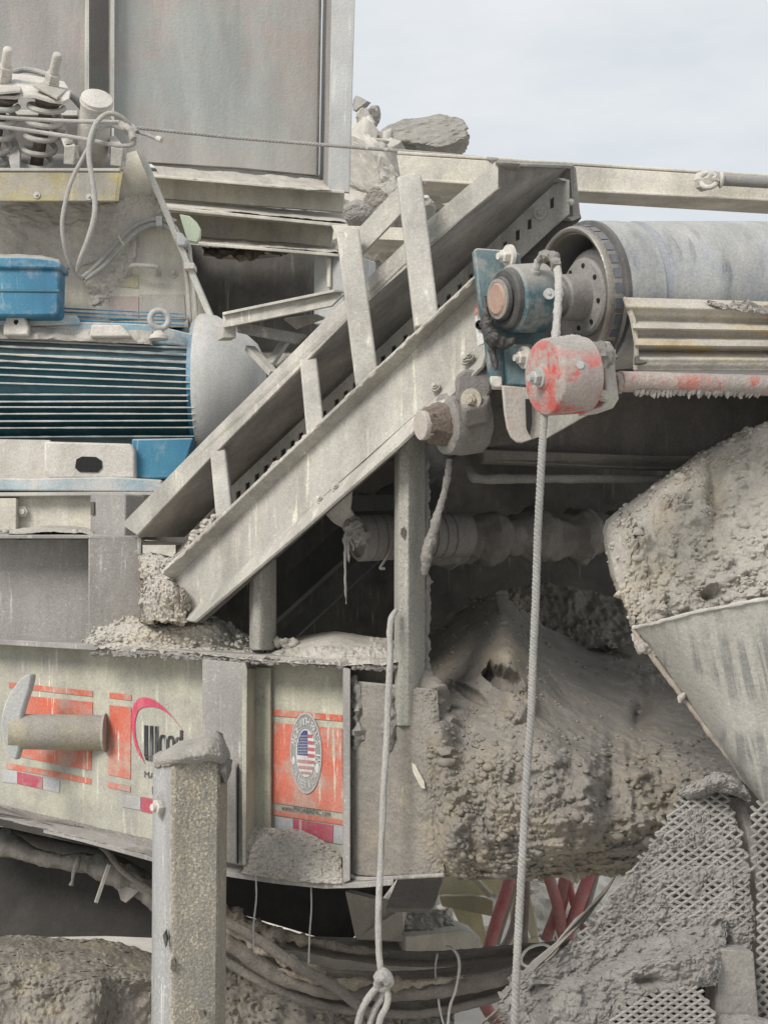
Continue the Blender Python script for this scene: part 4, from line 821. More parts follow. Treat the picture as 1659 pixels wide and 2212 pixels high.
# corrugated cover and mud-coated tube
gc = thing('corrugated_cover', 'corrugated cover sheet with worn yellow paint below the pulley belt', 'cover')
m_ = MB(); vs = []; fs = []; nu, nv = 70, 60
prof = [(642,0),(650,.004),(662,.012),(676,.004),(690,-.004),(700,.012),(709,.018),(716,.004),(724,0),(735,.016),(746,.018),(752,.002),(758,-.01),(766,.004),(775,.014),(785,.012),(800,.008)]
def pf(v):
    for (a_, x), (b_, y) in zip(prof, prof[1:]):
        if v <= b_: t_ = (v-a_)/(b_-a_); t_ = t_*t_*(3-2*t_); return x+(y-x)*t_
    return prof[-1][1]
for j in range(nv+1):
    v0 = 642+158*j/nv
    for i in range(nu+1):
        ul = 1346+min(26, max(0, (v0-642))*.33); u = ul+(1800-ul)*i/nu; v = v0+(u-1346)*.03*(1-j/nv)
        vs.append(P(u, v, 3.215+(u-1346)*.00042-pf(v0)*2.1+.004*fr((u/60, v/60, 0), 1, 3)))
for j in range(nv):
    for i in range(nu): fs.append((j*(nu+1)+i, j*(nu+1)+i+1, (j+1)*(nu+1)+i+1, (j+1)*(nu+1)+i))
n_ = len(vs); vs2 = vs+[v+NV((0,.012,0)) for v in vs]; fs2 = fs+[tuple(i+n_ for i in f[::-1]) for f in fs]
ring = [i for i in range(nu+1)]+[j*(nu+1)+nu for j in range(1,nv+1)]+[nv*(nu+1)+i for i in range(nu-1,-1,-1)]+[j*(nu+1) for j in range(nv-1,0,-1)]
for i in range(len(ring)): a_, b_ = ring[i], ring[(i+1) % len(ring)]; fs2.append((a_, b_, b_+n_, a_+n_))
m_.add(vs2, fs2); m_.build('sheet', 'corrugated', gc, smooth=60)
MB().prism([(1346,640,3.2),(1356,655,3.2),(1368,690,3.2),(1374,740,3.2),(1374,800,3.2),(1366,800,3.21),(1368,745,3.21),(1362,695,3.21),(1348,660,3.21)], .008).build('end_edge', 'corrugated', gc, bevel=.002)
MB().prism([(1372,768,3.17),(1380,766,3.17),(1382,776,3.17),(1398,778,3.17),(1398,784,3.17),(1384,786,3.17),(1372,786,3.17)], .02).build('latch', 'dark_steel', gc, bevel=.002)
gm = MB().mud([[(1520,656,3.275),(1580,655,3.30),(1640,658,3.32),(1800,662,3.40)],[(1545,664,3.265),(1605,672,3.29),(1650,684,3.31),(1800,696,3.37)]], 120, 16, .010, 25, 8, back=.02, fine=.8, vor=1, ej=1.2).build('mud_cake', 'mud_mid', gc)
rt = thing('scraper_tube', 'red scraper tube crusted with dripping mud along the bottom of the corrugated cover', 'tube')
MB().tube([(1338,824,3.12),(1420,826,3.16),(1560,830,3.23),(1800,836,3.34)], .0235, 20, 8, rough=.03, freq=20).build('tube', 'red_dusty', rt)
MB().mud([[(1345,806,3.12),(1450,806,3.17),(1550,808,3.22),(1660,812,3.275),(1780,814,3.33)],[(1375,826,3.115),(1450,830,3.155),(1550,830,3.205),(1660,834,3.26),(1780,836,3.31)],[(1380,852,3.135),(1450,856,3.175),(1550,858,3.225),(1660,852,3.28),(1780,852,3.33)]],
         220, 26, .005, 34, 14, back=.03, fine=1.0, keep=lambda u, v: v < 822+34*max(0, fr((u/40, 2, 0), 1, 3, 4)+.55) and fr((u/50, v/26, 0), 1, 8, 4) > -.22).build('mud_cake', 'mud_mid', rt)
for i in range(46):
    u = 1378+i*9+rg.uniform(-4,4); d_ = 3.13+(u-1378)*.0005; l_ = rg.uniform(3,13)
    if i == 0: dr = MB()
    dr.tube([(u,843,d_),(u+rg.uniform(-2,2),850,d_),(u+rg.uniform(-3,3),850+l_,d_)], [.009,.007,.001], 7, 3, rough=.5, freq=80, seed=i)
dr.build('mud_drips', 'mud_mid', rt)
# ================================================================ chassis
W = lambda u: 1/(.2137+4.905e-5*u)
def wp(pts, off=0): return [(u, v, W(u)-off) for u, v in pts]
ch = thing('machine_chassis', 'cream steel chassis beam with red striped decals, ribs and mud-covered flanges', 'chassis')
MB().prism(wp([(-200,1380),(437,1405),(760,1430),(850,1436),(850,1500),(950,1500),(950,1890),(760,1885),(560,1850),(335,1822),(100,1768),(-200,1700)]), .012).build('web', 'web_cream', ch)
MB().fold(wp([(-200,1373),(0,1381),(300,1398),(437,1408),(700,1424),(860,1424)], .13),[(-200,1362,5.1),(0,1368,4.9),(300,1378,4.7),(437,1384,4.6),(700,1392,4.45),(860,1395,4.35)], .018, (0,0,-1)).build('top_flange', 'grey_steel', ch, bevel=.002)
MB().fold(wp([(-200,1722),(0,1767),(180,1809),(335,1852),(500,1884),(600,1898),(700,1908),(780,1906),(850,1900)], .14),wp([(-200,1694),(0,1738),(180,1778),(335,1816),(500,1846),(600,1860),(700,1870),(780,1872),(850,1870)], -.01), .016, (0,0,-1)).build('bottom_flange', 'grey_steel', ch, bevel=.002)
r1 = MB().prism(wp([(437,1424),(530,1432),(527,1870),(512,1868),(484,1862),(437,1855)], .15), .014).build('rib_face', 'grey_steel', ch, bevel=.003)
MB().prism([(530,1433,W(530)-.15),(534,1445,W(530)-.15),(560,1445,W(545)),(560,1850,W(545)),(531,1868,W(530)-.15)], .01).build('rib_side', 'web_cream', ch)
MB().prism(wp([(513.5,1650),(515,1650),(514,1866),(512.5,1866)], .154), .006).build('rib_gap', 'hole', r1)
MB().prism(wp([(530,1440),(583,1442),(583,1850),(530,1850)], .03), .01).build('inner_plate', 'web_cream', ch, bevel=.002)
r2 = MB().prism(wp([(741,1442),(757,1444),(757,1903),(740,1909)], .15), .15, (0,1,0)).build('rib_face', 'grey_steel', ch, bevel=.004)
MB().prism(wp([(757,1470),(860,1480),(935,1490),(940,1890),(860,1894),(770,1898),(757,1890)], .10), .012).build('end_plate', 'grey_steel', ch, bevel=.003)
MB().prism(wp([(757,1444),(850,1448),(850,1480),(757,1472)], -.02), .01).build('shadow_recess', 'dark_steel', ch)
MB().tube([(757,1890,W(757)-.12),(768,1897,W(757)-.12),(790,1899,W(800)-.12),(850,1896,W(850)-.12),(960,1890,W(960)-.12)], .006, 8).build('end_edge', 'grey_steel', ch)
def decal(name, m, polys, off=.004, par=None):
    mb = MB()
    for p in polys: mb.prism(wp(p, off), .002)
    return mb.build(name, m, par or ch)
decal('stripe_decal', 'dec_red', [[(20,1474),(201,1493),(201,1505),(20,1485)],[(52,1503),(100,1507),(201,1517),(197,1664),(120,1650),(38,1633)],[(15,1648),(100,1663),(197,1682),(197,1694),(100,1675),(15,1660)]])
decal('stripe_decal', 'dec_red', [[(237,1496),(284,1501),(284,1513),(237,1508)],[(237,1523),(284,1528),(282,1683),(234,1673)],[(234,1689),(282,1699),(282,1711),(234,1701)]])
for q_ in ([(5,1660),(38,1667),(38,1693),(5,1689)],[(94,1679),(130,1686),(129,1713),(94,1705)]): decal('reflective_tape', 'dec_silver', [q_])
decal('reflective_tape', 'dec_crimson', [[(38.5,1667),(93,1679),(93,1705),(38.5,1693)]])
decal('reflective_tape', 'dec_silver', [[(265,1713),(304,1722),(304,1750),(264,1743)]])
decal('reflective_tape', 'dec_crimson', [[(305,1721),(345,1729),(345,1761),(305,1752)]])
outer = [(314,1650),(308,1640),(299,1630),(292,1610),(288,1591),(285,1570),(284.5,1553),(286,1535),(290,1521),(297,1511),(309,1506),(324,1508),(338,1515),(352,1526),(366,1540),(382,1560),(398,1582)]
inner = [(314,1650),(308,1636),(303,1623),(297,1607),(293.5,1591),(292,1575),(292,1560),(295,1545),(299.5,1534),(308,1528),(322,1526),(335,1527),(347,1531),(359,1538),(373,1550),(386,1566),(398,1582)]
decal('logo_arc', 'dec_pink', [[outer[i], outer[i+1], inner[i+1], inner[i]] for i in range(len(outer)-1)], .0045)
def oo(cx, cy, w_, h_, t_):
    q = []; n = 20
    for k in range(n):
        a_, b_ = 2*math.pi*k/n, 2*math.pi*(k+1)/n
        def se(a, rx, ry): c, s_ = math.cos(a), math.sin(a); return (cx+math.copysign(abs(c)**.6, c)*rx, cy+math.copysign(abs(s_)**.6, s_)*ry)
        q.append([se(a_, w_, h_), se(b_, w_, h_), se(b_, w_-t_, h_-t_*1.3), se(a_, w_-t_, h_-t_*1.3)])
    return q
lt = [[(312,1567),(320,1567),(320,1634),(312,1632)],[(324,1568),(331,1568),(331,1636),(324,1635)],[(335,1569),(342,1569),(342,1638),(335,1637)],
      [(312,1630),(320,1632),(322,1642),(315,1641)],[(315,1639),(324,1633),(331,1634),(340,1638),(337,1645),(318,1643)]]
lt += oo(352, 1612, 8, 25, 4.5)+oo(369, 1614, 8, 25, 4.5)+oo(386, 1616, 8, 24, 4.5)+[[(389,1577),(395,1578),(395,1640),(389,1640)]]
decal('lettering', 'dec_black', lt, .0045)
def wtext(s, u0, u1, vb0, vb1, cap, m, off=.005, name='lettering'):
    mb = MB()
    def fit(x, y):
        u = u0+(u1-u0)*x; v = vb0+(vb1-vb0)*x-cap*y
        return P(u, v, W(u)-off)
    text_faces(mb, s, fit); return mb.build(name, m, ch)
wtext('MACHINE', 312, 384, 1679, 1694, 14, 'dec_black'); wtext('BY', 329, 352, 1716, 1720, 18, 'dec_black')
decal('stripe_decal', 'dec_red', [[(590,1532),(739,1545),(739,1558),(590,1546)],[(590,1561),(739,1574),(740.6,1756),(589,1734)],[(589,1749),(740.6,1771),(740.6,1782),(589,1760)]])
for q_ in ([(595,1763),(633,1769),(633,1804),(595,1800)],[(721,1783),(740,1785),(740,1824),(720,1821)]): decal('reflective_tape', 'dec_silver', [q_])
decal('reflective_tape', 'dec_crimson', [[(634,1769),(720,1783),(719,1821),(634,1804)]])
def ell(cx, cy, rx, ry, n=36): return [(cx+rx*math.cos(2*math.pi*k/n), cy+ry*math.sin(2*math.pi*k/n)+(rx*math.cos(2*math.pi*k/n))*.09) for k in range(n)]
bd = decal('round_badge', 'dec_grey', [ell(661,1627,34,88)], .0065)
decal('badge_rim', 'dec_silver', [[a_, b_, c_, d_] for a_, b_, c_, d_ in zip(ell(661,1627,34,88), ell(661,1627,34,88)[1:]+ell(661,1627,34,88)[:1], ell(661,1627,32,84)[1:]+ell(661,1627,32,84)[:1], ell(661,1627,32,84))], .0085, bd)
decal('badge_field', 'dec_white', [ell(661,1627,21,52)], .0085, bd)
def clip_ell(x0, x1, y0, y1, cx=661, cy=1627, rx=19.5, ry=50):
    q = []
    for i in range(7):
        x = x0+(x1-x0)*i/6; h = ry*math.sqrt(max(0, 1-((x-cx)/rx)**2)); q.append((x, max(y0, cy-h)+(x-cx)*.09))
    for i in range(6, -1, -1):
        x = x0+(x1-x0)*i/6; h = ry*math.sqrt(max(0, 1-((x-cx)/rx)**2)); q.append((x, min(y1, cy+h)+(x-cx)*.09))
    return q
decal('flag_canton', 'dec_blue', [clip_ell(642.5,664,1578,1632)], .0105, bd)
decal('flag_stripe', 'dec_crimson', [[(a_, y+(a_-661)*.09), (b_, y+(b_-661)*.09), (b_, y+h_+(b_-661)*.09), (a_, y+h_+(a_-661)*.09)] for a_, b_, y, h_ in ((664.5,674,1586,7),(664.5,678,1600,7),(664.5,679.5,1614,7),(664.5,679.5,1628,7),(643,679,1642,6.5),(645,676,1655,6),(650,670,1667,5))], .0105, bd)
st_ = []
for i in range(5):
    for j in range(7):
        cx, cy = 646+i*4, 1590+j*6.2
        if ((cx-661)/18)**2+((cy-1627)/47)**2 < 1: st_.append([(cx-.9,cy),(cx,cy-1.9),(cx+.9,cy),(cx,cy+1.9)])
decal('flag_star', 'dec_white', st_, .0125, bd)
for q_ in (ell(634,1643,3.5,9,16), ell(685,1660,4.5,11,16)): decal('badge_dot', 'dec_white', [q_], .0085, bd)
def ring_text(s, a0, a1, inward):
    mb = MB(); n = len(s)
    for i, c in enumerate(s):
        if c == ' ': continue
        a = R(a0+(a1-a0)*i/(n-1)); ca, sa = math.cos(a), math.sin(a)
        cu_, cv_ = 661+27*ca, 1627+69*sa
        rad = NV((27*ca, 69*sa, 0)).normalized(); tan = NV((-27*sa, 69*ca, 0)).normalized()
        if inward: tan = -tan; up_ = -rad
        else: up_ = rad
        def fit(x, y):
            p = NV((cu_, cv_, 0))+tan*(x-.5)*(7.5 if c != 'I' else 2.5)*(.7+.6*abs(tan.y))+up_*(y-.5)*(8+8*abs(up_.y))
            return P(p.x, p.y+(p.x-661)*.09, W(p.x)-.0095)
        text_faces(mb, c, fit)
    return mb.build('badge_lettering', 'dec_white', bd)
ring_text('MADE WITH PRIDE IN', 198, 372, False); ring_text('AMERICA', 138, 42, True)
wtext('www.MASABAINC.com', 608, 714, 1750, 1764, 13, 'dec_black', .006)
decal('paint_scrape', 'dec_yellowish', [[(889,1648),(897,1652),(905,1668),(916,1688),(918,1704),(910,1702),(900,1684),(892,1668)]], .137)
# fender pipe with end plate
pi_ = thing('pipe_stub', 'dusty pipe stub with a curved galvanised end plate sticking out of the chassis', 'pipe')
MB().cyl((22,1580,W(0)-.26), (232,1583,W(225)+.02), .056, 36, .058).build('pipe', 'pipe_dusty', pi_)
MB().lathe(P(224,1583,W(225)-.012), (1,.02,0), [(0,.05),(0,.059),(.008,.062),(.012,.05)], 30, rough=.002, freq=60).build('weld_bead', 'pipe_dusty', pi_)
MB().prism([(u,v,W(0)-.30+max(0,(u-30))*.0006) for u,v in [(66,1455),(70,1459),(70,1466),(64,1492),(54,1520),(47,1545),(44,1570),(45,1600),(42,1622),(36,1643),(26,1638),(14,1622),(5,1598),(2,1570),(3,1548),(10,1520),(24,1492),(44,1467),(57,1457)]], .03, (.25,.97,0)).build('end_plate', 'galv', pi_, bevel=.006)
# dust on the chassis
d_ = MB().mud([[(180,1384,4.48),(215,1358,4.46),(260,1338,4.44),(300,1333,4.43),(345,1342,4.40),(390,1344,4.36),(430,1334,4.33),(462,1328,4.31),(490,1348,4.3),(540,1372,4.28),(600,1392,4.26)],
               [(175,1392,4.42),(220,1376,4.39),(265,1360,4.37),(310,1356,4.35),(350,1360,4.32),(390,1360,4.27),(430,1353,4.24),(470,1353,4.22),(500,1368,4.28),(550,1385,4.22),(605,1400,4.2)],
               [(170,1396,4.38),(220,1394,4.33),(265,1390,4.3),(310,1390,4.28),(350,1390,4.26),(390,1392,4.24),(430,1394,4.22),(470,1396,4.2),(510,1402,4.18),(560,1408,4.14),(612,1412,4.12)],
               [(160,1394,W(160)-.12),(220,1398,W(220)-.13),(265,1402,W(265)-.135),(310,1404,W(310)-.135),(350,1407,W(350)-.135),(390,1410,W(390)-.135),(440,1416,W(440)-.135),(480,1420,W(480)-.135),(520,1424,W(520)-.135),(560,1424,W(560)-.135),(620,1430,W(620)-.135)]],
              280, 80, .020, 12, 51, back=.12, fine=.45, vor=.8, ej=1)
crumbs(d_, lambda rg: (lambda u: P(u, 1372+rg.uniform(-18,34)+(u-200)*.05, 4.34-(u-200)*.0006))(rg.uniform(200,590)), 260, .004, .011, 14)
tag(d_.build('crumbled_dust', 'mud_pale'), 'crumbly heap of grey dust on the chassis flange under the conveyor foot', 'dust', kind='stuff')
d_ = MB().mud([[(585,1385,4.3),(620,1378,4.3),(655,1374,4.28),(700,1366,4.25),(740,1366,4.2),(790,1374,4.15),(830,1380,4.1),(856,1385,4.1)],
               [(580,1396,4.2),(620,1394,4.18),(660,1384,4.14),(710,1376,4.1),(750,1380,4.05),(790,1390,4.0),(830,1393,4.0),(856,1395,4.0)],
               [(560,1412,4.12),(620,1410,4.06),(660,1402,4.02),(710,1398,3.98),(750,1402,3.94),(790,1406,3.92),(830,1408,3.9),(856,1408,3.9)],
               [(440,1414,W(440)-.145),(560,1428,W(560)-.145),(640,1434,W(640)-.145),(700,1436,W(700)-.15),(750,1438,W(750)-.145),(790,1436,W(790)-.145),(830,1438,W(830)-.145),(858,1430,W(858)-.14)]],
              200, 60, .008, 9, 52, back=.1, fine=.5, fn=lambda u, v: (.022*abs(fr((u/22, v/16, 0), 1, 5, 4)) if v > 1398 or u > 800 else 0))
crumbs(d_, lambda rg: (lambda u: P(u, 1388+rg.uniform(-6,8), 4.12))(rg.uniform(570,640)), 60, .007, .02, 15)
tag(d_.build('dust_drift', 'mud_pale'), 'smooth grey dust drift on the chassis flange left of the tall support leg', 'dust', kind='stuff')
ck = MB()
for i in range(240):
    u = rg.uniform(200, 850); ck.rock(P(u, 1383+(u*.052)+16+rg.uniform(-4,5), W(u)-.14), (rg.uniform(.006,.016), .008, rg.uniform(.004,.010)), i, 7, 0, .05)
ck.build('crust', 'mud_grey', ch)
tag(MB().mud([[(526,1780,W(540)-.05),(560,1784,W(560)-.03),(600,1790,W(600)-.03),(640,1792,W(640)-.03),(690,1812,W(690)-.02),(738,1850,W(738)-.02)],
              [(526,1815,W(540)-.11),(560,1818,W(560)-.10),(600,1820,W(600)-.09),(640,1822,W(640)-.09),(690,1842,W(690)-.07),(738,1872,W(738)-.06)],
              [(527,1868,W(540)-.12),(560,1866,W(560)-.13),(600,1868,W(600)-.14),(640,1872,W(640)-.14),(690,1884,W(690)-.13),(738,1896,W(738)-.12)],
              [(520,1886,W(520)-.148),(560,1894,W(560)-.148),(600,1899,W(600)-.148),(640,1904,W(640)-.148),(690,1908,W(690)-.148),(740,1908,W(738)-.148)]],
             150, 80, .010, 16, 53, back=.05, fine=1.1).build('dust_heap', 'mud_pale'), 'sloping heap of grey dust inside the chassis bay below the round badge', 'dust', kind='stuff')
tag(MB().mud([[(-160,1705,W(-100)-.01),(0,1738,W(0)-.01),(160,1775,W(160)-.01),(335,1815,W(335)-.01)],[(-160,1722,W(-100)-.07),(0,1755,W(0)-.07),(160,1792,W(160)-.07),(335,1834,W(335)-.07)],[(-160,1726,W(-100)-.142),(0,1768,W(0)-.142),(160,1806,W(160)-.142),(335,1850,W(335)-.142)]],
             200, 22, .007, 16, 54, back=.01, fine=.9).build('dust_drift', 'mud_grey'), 'thin grey dust lying along the bottom chassis flange at the left', 'dust', kind='stuff')
# mud packed between channel and conveyor foot
d_ = MB().mud([[(318,1250,4.22),(345,1246,4.19),(368,1252,4.17),(380,1262,4.16)],[(310,1290,4.25),(345,1285,4.17),(375,1290,4.13),(395,1300,4.14)],[(300,1345,4.3),(345,1345,4.2),(378,1345,4.16),(405,1340,4.14)]], 80, 70, .024, 13, 63, back=.2, fine=.6, vor=.4, ej=1)
d_.mud([[(300,1196,4.6),(330,1194,4.5),(360,1204,4.4),(390,1192,4.36),(420,1150,4.4),(450,1130,4.45)],
               [(300,1212,4.45),(330,1222,4.35),(350,1226,4.3),(380,1214,4.25),(410,1190,4.3),(440,1160,4.36)],
               [(303,1250,4.4),(330,1244,4.3),(350,1246,4.22),(366,1240,4.2),(390,1230,4.25),(420,1200,4.3)]], 90, 50, .02, 14, 61, back=.2, fine=.8)
d_.mud([[(303,1250,4.4),(340,1252,4.28),(365,1254,4.22),(392,1262,4.2)],[(303,1290,4.4),(340,1290,4.22),(375,1290,4.16),(412,1296,4.14)],[(300,1345,4.42),(340,1345,4.25),(370,1348,4.2),(400,1348,4.2)]], 80, 70, .035, 13, 62, back=.2, fine=.9)
tag(d_.build('packed_mud', 'mud_pale'), 'lumpy mud packed between the grey channel and the foot of the conveyor', 'mud', kind='stuff')
# front jack post
jp = thing('jack_post', 'tall speckled tan square post with a mud cap, standing in front of the chassis', 'post')
MB().fold([(369,1634,3.545),(373,1634,3.537),(379,1637,3.535),(470,1640,3.585),(477,1643,3.60),(481,1646,3.66)],[(367,2330,3.545),(371,2330,3.537),(377,2330,3.535),(464,2330,3.585),(471,2330,3.60),(475,2330,3.66)], .12).build('post_tube', 'post_tan', jp, bevel=.003)
MB().fold([(331,1632,3.70),(337,1630,3.672),(370,1634,3.546)],[(327,2330,3.70),(333,2330,3.672),(368,2330,3.546)], .10).build('side_face', 'post_face', jp)
MB().tube([(372,1640,3.543),(371,1900,3.543),(370,2330,3.543)], .0032, 8, 80, rough=.9, freq=60).build('worn_edge', 'edge_worn', jp)
for q_ in ([(352,2020),(357,2012),(361,2034),(358,2048)],[(370,2075),(377,2070),(381,2082),(376,2100),(369,2094)],[(430,2190),(440,2188),(445,2196),(436,2202)]):
    MB().prism([(u,v,3.525) for u,v in q_], .03).build('rust_hole', 'mud_dark', jp)
MB().mud([[(372,1612,3.70),(392,1602,3.70),(420,1596,3.69),(450,1584,3.68),(470,1580,3.68),(486,1598,3.71)],[(346,1628,3.64),(378,1618,3.6),(415,1610,3.58),(452,1600,3.58),(478,1600,3.62),(492,1614,3.66)],
          [(334,1642,3.64),(373,1638,3.525),(415,1632,3.53),(455,1628,3.54),(484,1632,3.58),(496,1640,3.64)],[(333,1656,3.66),(372,1652,3.535),(415,1650,3.545),(455,1646,3.565),(482,1656,3.60),(486,1668,3.63)]],
         130, 70, .008, 16, 71, back=.14, fine=.5, ej=1).build('mud_cap', 'mud_mid', jp)
MB().mud([[(470,1640,3.60),(488,1636,3.6),(502,1642,3.64)],[(474,1668,3.60),(490,1668,3.59),(501,1664,3.64)],[(480,1690,3.63),(490,1694,3.62),(495,1680,3.64)]], 30, 30, .012, 20, 73, back=.05).build('mud_lump', 'mud_grey', jp)
MB().lathe(P(352,1742,3.60), (-.75,-.66,0), [(-.02,0),(-.02,.04),(-.006,.042),(-.004,.036),(-.004,0)], 30).build('washer', 'drum_steel', jp)
hexbolt(jp, P(350,1742,3.60), (-.75,-.66,0), .019, .02, 0, 'pale_dust_iron')
MB().prism([(484,1650,W(500)-.19),(510,1652,W(500)-.19),(511,1866,W(500)-.19),(484,1862,W(500)-.19)], .02).build('back_strip', 'grey_steel', jp, bevel=.002)
# ================================================================ dark inside under the conveyor
un = thing('conveyor_housing', 'dark dusty steel housing plates underneath the conveyor and pulley, with added light-blocking deck and roof', 'housing')
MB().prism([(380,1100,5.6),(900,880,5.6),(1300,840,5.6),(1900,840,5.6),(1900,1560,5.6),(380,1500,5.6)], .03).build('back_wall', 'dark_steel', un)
MB().prism([(860,955,RD(860)+.02),(660,1130,RD(660)+.02),(430,1335,RD(430)+.02),(300,1335,5.6),(640,1010,5.6),(860,860,5.6)], .02).build('deck_underside', 'dark_steel', un)  # conveyor deck, put in to block light from above
MB().prism([(1050,790,3.7),(1300,850,3.62),(1900,860,4.0),(1900,800,5.6),(860,820,5.6),(860,955,3.8)], .02, Z1).build('shade_roof', 'dark_steel', un)  # roof added to keep light out of the space below
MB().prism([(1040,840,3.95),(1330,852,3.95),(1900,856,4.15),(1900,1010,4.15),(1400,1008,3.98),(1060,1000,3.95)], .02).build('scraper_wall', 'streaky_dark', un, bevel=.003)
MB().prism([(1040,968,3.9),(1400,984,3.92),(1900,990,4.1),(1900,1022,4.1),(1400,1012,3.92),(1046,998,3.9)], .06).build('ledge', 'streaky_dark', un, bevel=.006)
MB().tube([(1012,1012,3.9),(1026,1030,3.88),(1060,1034,3.88),(1200,1034,3.9),(1400,1036,3.95),(1900,1040,4.1)], [.008,.016,.014,.012,.012,.012], 12, 10, rough=.25, freq=30).build('lower_lip', 'mud_grey', un)
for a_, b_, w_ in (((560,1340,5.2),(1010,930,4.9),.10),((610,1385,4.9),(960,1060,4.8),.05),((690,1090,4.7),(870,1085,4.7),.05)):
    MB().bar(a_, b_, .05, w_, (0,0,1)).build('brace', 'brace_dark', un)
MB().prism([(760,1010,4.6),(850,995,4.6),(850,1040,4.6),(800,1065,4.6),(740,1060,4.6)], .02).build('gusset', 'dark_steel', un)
def roller(name, label, o, prof, m, rough, extra=None, frq=18):
    t = thing(name, label, 'roller'); MB().lathe(o, AXR, prof, 60, rough=rough, freq=frq, seed=3).build('tube', m, t); return t
AXR = NV((.9,.43,.05)).normalized()
ro = thing('return_roller', 'grooved return roller with mud-choked end hanging under the conveyor rail', 'roller')
pf_ = [(.012,0),(.012,.052),(0,.056),(0,.064),(.004,.067)]
for k in range(9): t0 = .035+k*.032; pf_ += [(t0,.067),(t0+.002,.0625),(t0+.006,.0625),(t0+.008,.067)]
MB().lathe(P(772,1163,4.02), AXR, pf_+[(.36,.067),(.36,0)], 44, rough=.001, freq=60).build('tube', 'mud_grey', ro, smooth=25)
MB().prism([(698,1098,3.93),(712,1080,3.93),(762,1040,3.88),(760,1080,3.9),(757,1100,3.92),(772,1124,3.95),(762,1140,3.95),(745,1144,3.95),(720,1130,3.94),(706,1115,3.93)], .012).build('hanger', 'dusty_steel', ro, bevel=.003)
hexbolt(ro, (690,1091,3.86), (-.3,-.9,-.3), .01, .008, 1.8); hexbolt(ro, (722,1062,3.86), (-.3,-.9,-.3), .01, .008, 1.8)
MB().tube([(756,1126,3.95),(766,1140,3.93),(772,1160,3.93),(768,1178,3.95)], [.012,.028,.026,.010], 14, 10, rough=.8, freq=45, seed=5).build('mud_lump', 'mud_grey', ro)
fy = MB()
for k, (a_, l_) in enumerate(((748,160),(752,70),(744,55),(757,45))):
    fy.tube([(758+k*3,1140,3.93),(a_,1160,3.92),(a_-2+k*3,1160+l_*.5,3.92),(a_+k*2,1145+l_,3.92)], [.006,.005,.004,.002], 6, 8, rough=.8, freq=60, seed=k)
fy.tube([(850,1165,3.98),(840,1195,3.97),(824,1222,3.97),(822,1228,3.97),(832,1228,3.97)], .004, 6, 6, rough=.4).build('frayed_strands', 'mud_grey', ro)
r2_ = thing('return_roller', 'thick mud-covered spiral roller in the shade behind the pull rope', 'roller')
pf_ = [(0,0),(0,.07)]
for k in range(60): t_ = k*.02; pf_.append((t_+.01, .070+.022*max(0, math.sin(t_*2*math.pi/.17))**.6*(1 if t_ > .05 else .3)+.004*math.sin(t_*190)))
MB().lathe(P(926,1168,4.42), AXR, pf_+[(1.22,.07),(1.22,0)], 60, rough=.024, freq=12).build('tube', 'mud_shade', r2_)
hr = thing('mud_rope', 'short mud-caked rope hanging behind the tall support leg from the lower bearing', 'rope')
MB().tube([(970,992,3.7),(966,1030,3.7),(955,1080,3.7),(943,1120,3.7),(932,1160,3.7),(922,1200,3.7),(918,1240,3.72)], [.008,.009,.009,.012,.014,.016,.008], 12, 16, rough=.35, freq=60, seed=5).build('strand', 'rope_dark', hr)
MB().tube([(935,1120,4.3),(945,1150,4.25),(950,1190,4.25),(940,1220,4.25)], [.02,.05,.06,.02], 16, 12, rough=.4, freq=16, seed=7).build('mud_lump', 'mud_grey', hr)
kr = thing('knotted_rope', 'thin dusty rope along the tall support leg, knotted into a loop at the bottom', 'rope')
MB().tube([(856,1318,3.74),(846,1335,3.72),(842,1370,3.71),(843,1420,3.70),(839,1500,3.70),(835,1600,3.70),(829,1700,3.69),(823,1850,3.69),(818,1950,3.68),(818,2040,3.68),(823,2105,3.67)], [.006]+[.0088]*10, 10, 14, rough=.12, freq=60, seed=1).build('strand', 'rope', kr)
MB().tube([(815,2112,3.66),(826,2100,3.64),(838,2108,3.64),(840,2124,3.65),(828,2134,3.66),(816,2126,3.65),(822,2112,3.63),(836,2120,3.64)], .012, 10, 8, rough=.25, freq=60, seed=4).build('knot', 'rope', kr)
MB().tube([(825,2125,3.66),(808,2140,3.65),(790,2165,3.65),(777,2195,3.65),(766,2250,3.65)], .0095, 10, 10, rough=.15, freq=60, seed=5).build('strand', 'rope', kr)
MB().tube([(832,2130,3.66),(838,2150,3.66),(834,2175,3.66),(822,2200,3.66),(812,2250,3.66)], .009, 10, 10, rough=.15, freq=60, seed=6).build('strand', 'rope', kr)
MB().tube([(830,2130,3.67),(824,2155,3.67),(808,2185,3.67),(790,2240,3.67)], .009, 10, 10, rough=.15, freq=60, seed=7).build('strand', 'rope', kr)
